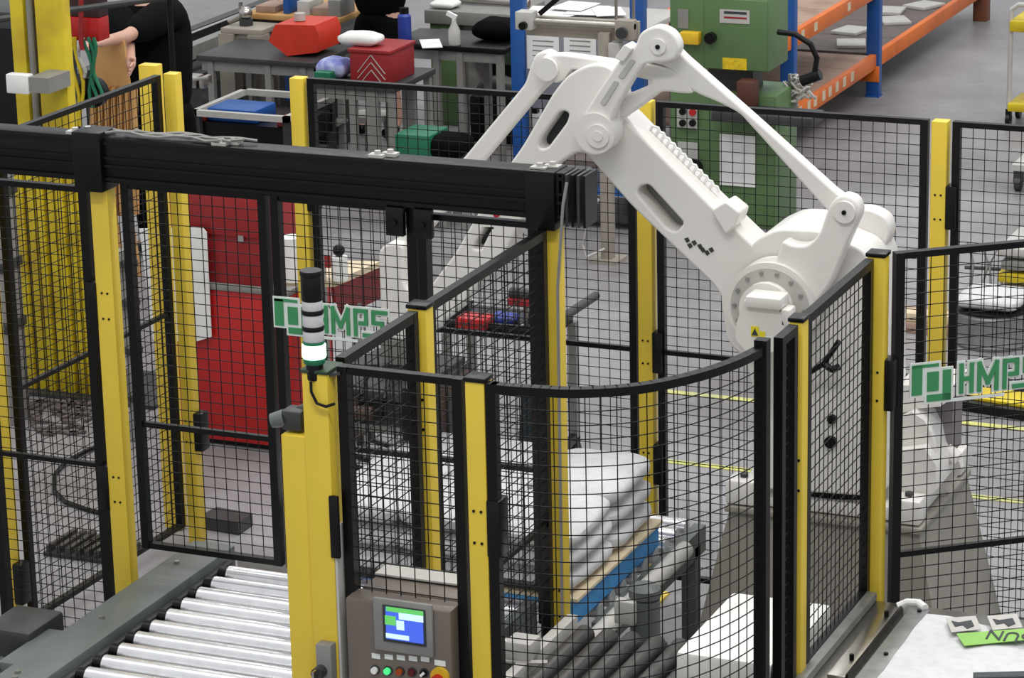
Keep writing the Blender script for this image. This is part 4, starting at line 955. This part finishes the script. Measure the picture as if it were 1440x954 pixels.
for k, (dx, z, m_) in enumerate(((0, .5, DGREY), (.16, .56, STEEL), (.34, .5, BLK2), (.5, .58, MGREY), (.66, .42, DGREY))):
    part('guide_bar', MB().bar((-11.25+dx, 18.3+.1*k, z), (-11.3+dx, 22.5, z), .09 if m_ is not STEEL else .04, .1 if m_ is not STEEL else .04), m_, t)
part('bed_casting', MB().box((-11.3, 18.5, .04), (-10.58, 22.4, .38), .02), DGREY, t)
for y in (18.7, 20.4, 22.2): part('foot', MB().box((-11.25, y-.1, 0), (-10.6, y+.1, .04)), BLK2, t)
x0, x1 = aty(270, 180, 17.3).x, aty(405, 180, 17.3).x
t = thing('black_tray_rack', 'black open rack with blue tote left of the back fence post', 'rack', ((x0+x1)/2, 17.3, 0))
zt = aty(335, 168, 17.3).z
part('upper_frame', MB().box((x0, 17.3, zt), (x1, 17.34, zt+.04)).box((x0, 18.0, zt), (x1, 18.04, zt+.04)).box((x0, 17.3, zt), (x0+.04, 18.04, zt+.04)).box((x1-.04, 17.3, zt), (x1, 18.04, zt+.04)), LGREY, t)
part('tray', MB().box((x0+.02, 17.36, zt-.2), (x1-.02, 17.98, zt-.05)), BLK2, t)
for x in (x0+.03, x1-.03):
    for y in (17.34, 18.0): part('leg', MB().box((x-.02, y-.02, 0), (x+.02, y+.02, zt)), DGREY, t)
xx0, xx1 = aty(287, 178, 17.35).x, aty(355, 178, 17.35).x
tag(part('blue_tote', MB().box((xx0, 17.4, zt-.049), (xx1, 17.7, zt+.04), .01), BLUE), 'blue plastic tote lying in the black tray', 'tote')
tag(part('red_block', MB().box((xx0-.09, 17.37, zt-.049), (xx0-.01, 17.5, zt+.0), .006), RED2), 'small dark red block at the left of the blue tote', 'block')
tag(part('red_block', MB().box((x1-.12, 17.37, zt-.049), (x1-.05, 17.5, zt+.01), .006), RED2), 'small dark red block at the right end of the black tray', 'block')
# vice stand beside the person
x = aty(280, 150, 17.6).x
t = thing('vice_stand', 'steel machine vice on a dark stand right of the person in black', 'vice', (x, 17.6, 0))
zt2 = aty(280, 112, 17.6).z
part('stand', MB().box((x-.05, 17.55, 0), (x+.05, 17.65, zt2-.05)), DGREY, t)
part('jaw', MB().box((x-.08, 17.54, zt2-.05), (x+.02, 17.66, zt2+.03), .01).box((x+.04, 17.54, zt2-.05), (x+.08, 17.66, zt2+.03), .01), STEEL, t)
part('screw_handle', MB().cyl((x-.12, 17.5, zt2), (x+.14, 17.5, zt2+.04), .012, 10), STEEL, t)
x = -10.75
tag(part('red_cloth', pillow(x, 18.75, .66, .2, .2, .08, 44, RED2), RED2), 'small crumpled red cloth behind the vice', 'cloth')
t = bench('machine_stand', 'beige stand with wooden top left of the orange red container', aty(322, 60, 19.1).x, aty(380, 60, 19.1).x, 18.98, 19.27, .8, BEIGE, BEIGE, cat='stand', leg_w=.12)
p = Vector((aty(345, 45, 19.1).x, 19.12, .8))
t = thing('chrome_chuck', 'chrome drill chuck with ball handles on the beige stand', 'tool', p)
part('ball', MB().sph(p+Vector((0, 0, .09)), .05, 14), STEEL, t); part('arm', MB().cyl(p+Vector((-.14, 0, .02)), p+Vector((.02, 0, .1)), .02, 12), STEEL, t); part('arm', MB().cyl(p+Vector((-.04, 0, .0)), p+Vector((-.04, 0, .17)), .015, 10), STEEL, t); part('foot', MB().cyl(p+Vector((0, 0, 0)), p+Vector((0, 0, .05)), .05, 16), DGREY, t)
# long rear bench with wooden boards
t = bench('rear_bench', 'long rear bench with boards along the top edge', -10.4, -9.62, 19.3, 20.3, .85, WOOD, DGREY, shelf=.45)
for i, (x, c_, w_, h_) in enumerate(((-10.25, BOARD, .16, .05), (-10.08, BLUE, .05, .22), (-9.94, LGREY, .1, .1), (-9.8, BOARD, .14, .06), (-9.69, MGREY, .1, .12))):
    tag(part('bench_item', MB().box((x-w_/2, 19.36, .85), (x+w_/2, 19.6, .85+h_), .006), c_), ['flat wooden block at the left end of the rear bench', 'upright blue file on the rear bench', 'pale square box on the rear bench', 'low wooden block on the rear bench', 'grey square box at the right end of the rear bench'][i], ['block', 'file', 'box', 'block', 'box'][i])
t = thing('rear_cabinet', 'dark cabinet with blue doors in front of the rear bench', 'cabinet', (-9.9, 19.0, 0))
x0, x1 = aty(390, 52, 18.98).x, aty(478, 52, 18.98).x
part('body', MB().box((x0, 18.98, 0), (x1, 19.24, .6), .008), DGREY, t)
part('door', MB().box((x0+.05, 18.965, .3), (x0+.22, 18.98, .58), .004), BLUE, t)
part('door', MB().box((x0+.25, 18.965, .3), (x1-.05, 18.98, .58), .004), BLK2, t)
part('top_shelf', MB().box((x0-.03, 18.96, .6), (x1+.03, 19.25, .63), .006), DGREY, t)
tag(part('chrome_bar_tool', MB().cyl(((x0+x1)/2-.12, 19.1, .655), ((x0+x1)/2+.16, 19.1, .66), .018, 12), STEEL), 'long chrome bar lying on the dark rear cabinet', 'tool')
# grey machine at top centre right
Y = 19.75
x0, x1 = aty(596, 20, Y).x, aty(722, 20, Y).x
t = thing('grey_machine', 'grey machine with a green side panel at the top centre', 'machine', ((x0+x1)/2, Y, 0))
part('table', MB().box((x0, Y, .76), (x1, Y+.6, .86), .01), MGREY, t)
part('column', MB().box((x0+.02, Y+.05, 0), (x0+.26, Y+.5, .76), .01), GREEN, t, 'dark green side panel')
part('column', MB().box((x0+.26, Y+.1, 0), (x0+.36, Y+.5, .76), .01), MGREY, t)
part('back_plate', MB().box((x0+.36, Y+.4, 0.05), (x1, Y+.45, .72)), BLK2, t)
part('cross_beam', MB().box((x0+.36, Y+.05, .48), (x1, Y+.12, .58)), mat('dark_green', (44, 62, 44), .5), t)
part('dial_plate', MB().box((x0+.12, Y+.03, .56), (x0+.2, Y+.05, .72)), LGREY, t)
part('guide_bar', MB().cyl((x0, Y+.3, .89), (x1, Y+.3, .89), .025, 12), STEEL, t)
tag(part('white_rag', pillow(x0+.12, Y+.12, .89, .2, .18, .06, 51, WHT2), WHT2), 'white rag on the grey machine at the top centre', 'rag')
t = thing('dark_drum_stand', 'dark squat machine base on the floor behind the dark workbench', 'machine', (-8.3, 19.6, 0))
part('base', MB().box((-8.65, 19.36, 0), (-8.25, 19.6, .34), .03), BLK2, t)
part('hood', MB().sph((-8.45, 19.48, .36), .14, 14, (1.3, .7, .8)), DGREY, t)
# ---- blue framed notice board with papers, beige profile frame in front
NY = 17.9
x0, x1 = aty(730, 60, NY).x, aty(898, 60, NY).x
t = thing('notice_board', 'notice board between two blue uprights behind the robot elbow', 'notice board', ((x0+x1)/2, NY, 0))
zt = 1.75; zb_ = aty(815, 46, 17.9).z
part('upright', MB().box((x0-.045, NY-.04, 0), (x0+.045, NY+.04, zt), .004), BLUE, t)
part('upright', MB().box((x1-.045, NY-.04, 0), (x1+.045, NY+.04, zt), .004), BLUE, t)
part('back_board', MB().box((x0+.045, NY, .62), (x1-.045, NY+.015, zb_), .002), mat('board_grey', (130, 132, 142), .6), t)
for (xl, yt, xr, yb) in ((741, 48, 786, 98), (793, 48, 838, 96)):
    o = bpx('pinned_notice', NY-.006, .004, xl, yt, xr, yb, PAPER, t, bev=0)
    for k in range(5):
        bpx('text_line', NY-.008, .0015, xl+8, yt+9+k*7, xr-8, yt+10.6+k*7, MGREY, o, bev=0)
t = bench('paper_table', 'table covered with loose white drawings behind the beige gantry', x0+.08, x1-.08, 18.0, 18.95, 1.12, LGREY, MGREY)
for i, (a_, b_, w_, h_, an) in enumerate(((765, 16, .22, .34, .2), (795, 18, .24, .34, -.3), (826, 15, .24, .34, .1), (856, 17, .2, .3, .5), (808, 9, .24, .3, -.1))):
    sheet(a_, b_, 1.122+.006*i, w_, h_, an, ['white drawing at the left of the paper table', 'slightly turned white drawing left of centre on the paper table', 'white drawing right of centre on the paper table', 'white drawing at the right end of the paper table', 'white drawing at the back left of the paper table'][i], group='loose drawings on the table')
# small stack of hanging notices is part of board; beige gantry
GY = 16.6
xa, xb, xm = aty(735, 35, GY).x, aty(893, 38, GY).x, aty(851, 250, GY).x
zg = aty(812, 33, GY).z
t = thing('beige_gantry', 'beige profile gantry with steel rail on one tall post behind the robot arm', 'gantry', (xm, GY, 0))
part('post', MB().box((xm-.035, GY, 0), (xm+.035, GY+.07, zg-.05), .003), BEIGE, t)
part('foot', MB().box((xm-.09, GY-.06, 0), (xm+.09, GY+.13, .02)), BEIGE, t)
part('rear_beam', MB().box((xa, GY+.05, zg-.1), (xb, GY+.09, zg+.02), .003), BEIGE, t)
part('rail', MB().cyl((xa, GY+.0, zg-.0), (xb, GY+.0, zg-.0), .02, 14), STEEL, t)
part('left_bearing', MB().box((xa-.03, GY-.05, zg-.05), (xa+.08, GY+.05, zg+.06), .008), LGREY, t)
part('right_bearing', MB().box((xb-.12, GY-.03, zg-.08), (xb+.0, GY+.04, zg+.04), .008), BEIGE, t)
part('clamp_knob', MB().cyl((xa+.03, GY-.08, zg-.02), (xa+.03, GY-.05, zg-.02), .025, 14), BLK2, t)
part('clamp_knob', MB().cyl((xb-.06, GY-.08, zg-.03), (xb-.06, GY-.05, zg-.03), .035, 16), DGREY, t)
part('hanging_block', MB().box((xb-.16, GY-.04, zg-.22), (xb-.09, GY+.04, zg-.1), .008), LGREY, t)
for dx in (-.13, -.02): part('lift_rod', MB().cyl((xb+dx, GY+.03, zg+.02), (xb+dx, GY+.03, zg+.35), .01, 8), STEEL, t)
part('black_arm', MB().bar((xa+.1, GY+.03, zg+.04), (xa+.4, GY+.1, zg+.3), .03), BLK2, t)
c = [aty(842, 280, GY-.03), aty(826, 310, GY-.05), aty(820, 345, GY-.08), aty(824, 362, GY-.1), aty(850, 350, GY-.02)]
part('loop_cable', MB().tube(c, .008, 8), LGREY, t)
# dark lower shelf behind gantry
t = thing('low_pallet_rack', 'low dark rack with flat blue and beige pieces on the floor behind the gantry post', 'rack', (-6.8, 17.2, 0))
x0, x1 = aty(745, 300, 17.3).x, aty(905, 300, 17.3).x
for k, z in enumerate((.05, .22, .4)): part('shelf', MB().box((x0, 17.35, z), (x1, 17.85, z+.03)), [DGREY, BLUE, BOARD2][k], t)
for x in (x0+.02, x1-.02):
    for y in (17.38, 17.82): part('upright', MB().box((x-.02, y-.02, 0), (x+.02, y+.02, .5)), DGREY, t)
# ---- green machine cabinet
GX0, GX1 = -6.47, -5.82; CY = 17.6
t = thing('green_cabinet', 'tall green enamel machine cabinet behind the parallel link', 'cabinet', (-6.15, CY, 0))
part('lower_body', MB().box((GX0-.02, CY+.06, 0), (GX1+.03, CY+.5, .86), .01), GREEN, t)
part('upper_body', MB().box((GX0, CY, 1.02), (GX1, CY+.4, 1.48), .012), GREEN, t)
part('neck', MB().box((GX0+.2, CY+.15, .86), (GX1-.15, CY+.35, 1.02)), DGREY, t)
part('door', MB().box((GX0+.235, CY-.012, 1.03), (GX1-.005, CY, 1.47), .003), GREEN, t)
part('lower_door', MB().box((GX0+.25, CY+.048, .03), (GX1+.02, CY+.06, .84), .003), GREEN, t)
bpx('printed_notice', CY+.035, .003, 1012, 190, 1062, 262, PAPER, t, 0)
bpx('printed_notice', CY+.045, .003, 953, 200, 981, 228, LGREY, t, 0)
n_ = bpx('maker_plate', CY-.018, .004, 1012, 14, 1054, 33, LGREY, t, 0)
bpx('plate_line', CY-.02, .0015, 1018, 16.5, 1050, 20, INK, n_, 0); bpx('plate_line', CY-.02, .0015, 1018, 24, 1050, 26.5, RED2, n_, 0)
bpx('warning_label', CY-.018, .004, 1016, 82, 1050, 98, AMBER, t, 0, 'yellow warning label')
bpx('caution_label', CY-.006, .004, 953, 13, 968, 40, MGREY, t, 0)
bpx('yellow_switch', CY-.07, .07, 955, 46, 982, 63, mat('estop_yellow', (0, 0, 0)), t, .008, 'yellow switch block')
q = aty(998, 54, CY-.05); part('rotary_switch', MB().cyl((q.x, CY-.06, q.z), (q.x, CY, q.z), .035, 18), BLK2, t)
sp = bpx('switch_plate', CY+.03, .008, 952, 150, 980, 180, LGREY, t, 0)
for x, y, m_ in ((960, 157, BLK2), (974, 158, RED), (960, 173, BLK2), (974, 173, BLK2)):
    q = aty(x, y, CY+.02); part('switch_knob', MB().cyl((q.x, CY+.01, q.z), (q.x, CY+.03, q.z), .022, 14), m_, sp)
q = aty(970, 240, CY); part('grille', MB().cyl((q.x, CY+.03, q.z), (q.x, CY+.06, q.z), .07, 20), BLK2, t)
part('work_table', MB().box((GX0+.35, CY-.22, .74), (GX1+.35, CY+.05, .80), .008), DGREY, t)
q = aty(1045, 120, CY-.1); part('red_brown_casting', MB().box((q.x-.05, CY-.1, .80), (q.x+.07, CY+.02, .98), .02), mat('brown_casting', (84, 44, 34), .6), t)
c = [aty(1094, 45, CY), aty(1118, 48, CY-.02), aty(1140, 62, CY-.05), aty(1149, 82, CY-.05), aty(1145, 104, CY-.05)]
part('lamp_arm', MB().tube(c, .018, 8), BLK2, t, 'curved black lamp arm'); q = c[-1]
part('lamp_head', MB().cyl(q+Vector((-.08, 0, -.05)), q+Vector((.04, 0, -.0)), .035, 14), BLK2, t)
mb = MB(); rn = random.Random(3)
for k in range(14):
    q = aty(1100+rn.uniform(0, 36), 115+rn.uniform(0, 28), 18.0); mb.tube([q+Vector((.05*math.cos(a_*.9+k), .03*math.sin(a_+k), .05*math.sin(a_*.9+k*.6))) for a_ in range(6)], .008, 5)
part('tangled_hose', mb, LGREY, t, 'tangle of pale hoses')
bpx('hose_hook', 18.0, .03, 1108, 105, 1120, 160, MGREY, t, 0)
# ---- racking
t = thing('pallet_rack', 'long blue and orange pallet rack with chipboard shelves at the top right', 'rack', (-6.9, 21, 0))
RX0, RX1 = -7.75, -6.34
def up(x, y, z): part('upright', MB().box((x-.05, y-.04, 0), (x+.05, y+.04, z), .004), BLUE, t); part('foot_plate', MB().box((x-.055, y-.05, 0), (x+.055, y+.05, .012)), BLUE, t)
def opost(x, y): part('lower_sleeve', MB().box((x-.055, y-.055, .12), (x+.055, y-.041, .24), .003), ORNG, t)
for y, z in ((19.62, 2.2), (21.7, 2.2)):
    up(RX1, y, z); up(RX1-1.1, y, z)
opost(RX1, 21.7)
part('end_post', MB().box((RX1-.06, 24.85, 0), (RX1+.06, 24.97, .55), .004), mat('rust_brown', (120, 70, 46), .6), t)
for z, ya, yb in ((.28, 19.0, 21.66), (.82, 19.0, 21.66), (.28, 21.74, 24.9), (.82, 21.74, 24.9)):
    if z > .5 and ya > 21: continue
    part('load_beam', MB().box((RX1-.02, ya, z-.06), (RX1+.03, yb, z+.05), .004), ORNG, t)
    part('load_beam', MB().box((RX1-1.12, ya, z-.06), (RX1-1.07, yb, z+.05), .004), ORNG, t)
    n = 5
    for k in range(n):
        y0_ = ya+(yb-ya)*k/n
        part('shelf_board', MB().box((RX1-1.07, y0_+.004, z+.02), (RX1-.025, y0_+(yb-ya)/n-.004, z+.038)), BOARD if ya < 21 else BOARD2, t)
part('cross_beam', MB().box((RX1-1.05, 21.66, .12), (RX1-.05, 21.74, .22)), ORNG, t)
part('brace', MB().bar((RX1-.95, 21.6, .3), (RX1-.5, 19.6, .8), .06), DGREY, t); part('brace', MB().bar((RX1-.75, 21.6, .3), (RX1-.35, 20.0, .78), .04), BLUE, t)
for k, y in enumerate((19.75, 19.95, 20.1, 20.3, 20.45, 20.62, 20.8, 21.0)): part('beam_label', MB().box((RX1+.03, y, .25), (RX1+.033, y+.07, .32)), CREAM, t)
for y in (19.8, 20.1, 20.9): part('beam_label', MB().box((RX1+.03, y, .79), (RX1+.033, y+.07, .85)), CREAM, t)
for i, (x, y, a_) in enumerate(((-6.6, 22.0, .3), (-6.75, 22.5, -.2), (-6.55, 23.0, .5), (-6.7, 23.4, .1), (-6.5, 23.7, -.4), (-6.75, 24.2, .2))):
    tag(part('metal_offcut', MB().box((x-.12, y-.14, .32+.0), (x+.1, y+.14, .345), .003, rot=Matrix.Rotation(a_, 3, 'Z')), LGREY), 'pale flat offcut, ' + ['nearest the blue upright', 'second from the blue upright', 'third from the blue upright', 'fourth from the blue upright', 'second from the far end', 'farthest'][i] + ' on the low orange rack shelf', 'offcut', 'pale offcuts on the rack shelf')
# ---- right edge: trolley
p = atz(1418, 178, 0)
t = thing('yellow_trolley', 'grey and yellow wheeled trolley at the top right corner', 'trolley', p)
part('pole', MB().cyl((p.x, p.y, .12), (p.x, p.y, .85), .018, 12), LGREY, t)
part('pole', MB().cyl((p.x+.5, p.y, .12), (p.x+.5, p.y, .85), .018, 12), LGREY, t)
part('handle', MB().tube([(p.x, p.y, .85), (p.x+.05, p.y, .89), (p.x+.45, p.y, .89), (p.x+.5, p.y, .85)], .018, 10), LGREY, t)
part('yellow_shelf', MB().box((p.x-.0, p.y-.05, .70), (p.x+.52, p.y+.35, .78), .01), YEL2, t)
part('lower_shelf', MB().box((p.x-.0, p.y-.05, .12), (p.x+.52, p.y+.35, .18), .01), YEL2, t)
for x in (0, .5):
    for y in (0, .3): part('castor', MB().cyl((p.x+x-.015, p.y+y, .05), (p.x+x+.015, p.y+y, .05), .05, 14).box((p.x+x-.02, p.y+y-.02, .05), (p.x+x+.02, p.y+y+.02, .13)), BLK2, t)
p = atz(1432, 268, 0)
t = thing('castor_base', 'dark castor of a machine cut off by the right edge', 'castor', p)
part('wheel', MB().cyl((p.x-.02, p.y, .05), (p.x+.02, p.y, .05), .05, 16), DGREY, t); part('fork', MB().box((p.x-.03, p.y-.03, .05), (p.x+.03, p.y+.03, .14), .006), DGREY, t)
part('frame', MB().box((p.x-.04, p.y-.04, .14), (p.x+.6, p.y+.4, .18)), LGREY, t)
# table with white sack and pallets
PYY = 14.9
t = thing('round_drum', 'grey drum cluster standing right of the back corner post', 'drum', (-3.8, 15, 0))
p = atz(1385, 492, 0)
part('drum', MB().lathe([(.2, 0), (.21, .02), (.2, .05), (.2, .16), (.21, .18), (.2, .2)], (p.x, p.y+.15, 0), 28), GALV, t)
part('rim', MB().lathe([(.215, 0), (.215, .015)], (p.x, p.y+.15, .2), 28), BLK2, t)
tag(part('white_sack', pillow(p.x, p.y+.15, .255, .36, .34, .1, 61), BAGW), 'white plastic sack lying on the grey drum', 'sack')
p = atz(1430, 440, 0)
t = thing('yellow_pallet_stack', 'stack of yellow and grey parts trays cut by the right edge', 'tray stack', (p.x, p.y, 0))
for k in range(5): part('tray', MB().box((p.x-.12+.02*(k % 2), p.y, .02+.075*k), (p.x+.5, p.y+.5, .075+.075*k), .01), [YEL2, LGREY, YEL2, MGREY, LGREY][k], t)
p = atz(1290, 470, 0)
t = thing('timber_blocks', 'low pile of brown timber by the foot of the back corner post', 'timber', (p.x, p.y, 0))
for k in range(3): part('plank', MB().box((p.x-.2, p.y+.12*k, .0), (p.x+.35, p.y+.12*k+.1, .06), .004), BOARD, t)
part('plank', MB().box((p.x-.1, p.y+.02, .062), (p.x+.3, p.y+.13, .11), .004), CREAM, t)
p = atz(1365, 408, 0)
t = thing('wire_scrap_stand', 'spindly grey stand with bent rods behind the fence at the right', 'stand', (p.x, p.y, 0))
mb = MB()
for k in range(8): mb.tube([(p.x+.06*k, p.y, .0), (p.x+.06*k+.03*math.sin(k*2), p.y+.05, .15), (p.x+.06*k-.05*math.cos(k), p.y+.1, .26)], .008, 5)
part('rods', mb, MGREY, t); part('bar', MB().cyl((p.x-.05, p.y+.05, .12), (p.x+.5, p.y+.05, .14), .012, 8), DGREY, t)
# yellow / black kerb ramp
t = thing('yellow_kerb_ramp', 'low black kerb with yellow top edge under the right sign', 'ramp', (-3.2, 14.6, 0))
a_, b_ = atz(1352, 578, 0), atz(1500, 602, 0)
n_ = Vector((-(b_-a_).y, (b_-a_).x, 0)).normalized()
part('kerb', MB().prism([a_, b_, b_+n_*.32, a_+n_*.32], (0, 0, .05)), BLK2, t)
part('yellow_top', MB().prism([a_+n_*.06+Vector((0, 0, .05)), b_+n_*.06+Vector((0, 0, .05)), b_+n_*.26+Vector((0, 0, .05)), a_+n_*.26+Vector((0, 0, .05))], (0, 0, .012)), YEL2, t)
# debris and cable on the floor, left
t = thing('floor_hose', 'black hose looping on the floor left of the portal post', 'hose', atz(80, 680, 0))
c = [atz(x, y, .012) for x, y in ((150, 622), (118, 636), (92, 650), (77, 668), (76, 690), (92, 706), (120, 716), (165, 728))]
part('hose', MB().tube(c, .011, 8), BLK2, t)
p = atz(120, 778, 0)
t = thing('slotted_tray', 'dark slotted metal tray on the floor left of the portal post', 'tray', p)
part('base', MB().box((p.x-.16, p.y-.1, 0.002), (p.x+.2, p.y+.16, .02)), DGREY, t)
for k in range(7): part('slat', MB().box((p.x-.15+.05*k, p.y-.09, .02), (p.x-.125+.05*k, p.y+.15, .05)), RUB, t)
t = thing('grey_air_hose', 'pale ribbed hose standing beside the left portal post', 'hose', (-6.6, 12.2, 0))
c = [atz(190, 620, .0)+Vector((0, 0, z)) for z in (.02, .25, .5, .75, 1.0)]
part('hose', MB().tube([q+Vector((.03*math.sin(i*1.4), 0, 0)) for i, q in enumerate(c)], .035, 10), MGREY, t)
for z in (.2, .45, .7, .9): part('hose_band', MB().cyl(c[0]+Vector((.02, 0, z)), c[0]+Vector((.02, 0, z+.03)), .05, 12), DGREY, t)
mb = MB(); rn = random.Random(9)
for k in range(46):
    q = atz(rn.uniform(48, 135), rn.uniform(565, 612), .004); a_ = rn.uniform(0, 3); L = rn.uniform(.02, .06)
    mb.box(q-Vector((L, .012, 0)), q+Vector((L, .012, .012)), rot=Matrix.Rotation(a_, 3, 'Z'))
tag(part('swarf_litter', mb, BOARD2), 'brown litter and swarf on the floor in front of the yellow machine', 'litter', kind='stuff')
# paper on the green-lit back floor under benches
t = thing('chair_frame', 'pale stool frame under the grey workbench', 'stool', atz(500, 200, 0))
p = atz(497, 262, 0)
part('seat', MB().cyl((p.x, p.y+.3, .4), (p.x, p.y+.3, .44), .14, 20), LGREY, t)
for k in range(4): part('leg', MB().bar((p.x+.1*math.cos(k*PI/2+.7), p.y+.3+.1*math.sin(k*PI/2+.7), .4), (p.x+.15*math.cos(k*PI/2+.7), p.y+.3+.15*math.sin(k*PI/2+.7), 0), .02), MGREY, t)
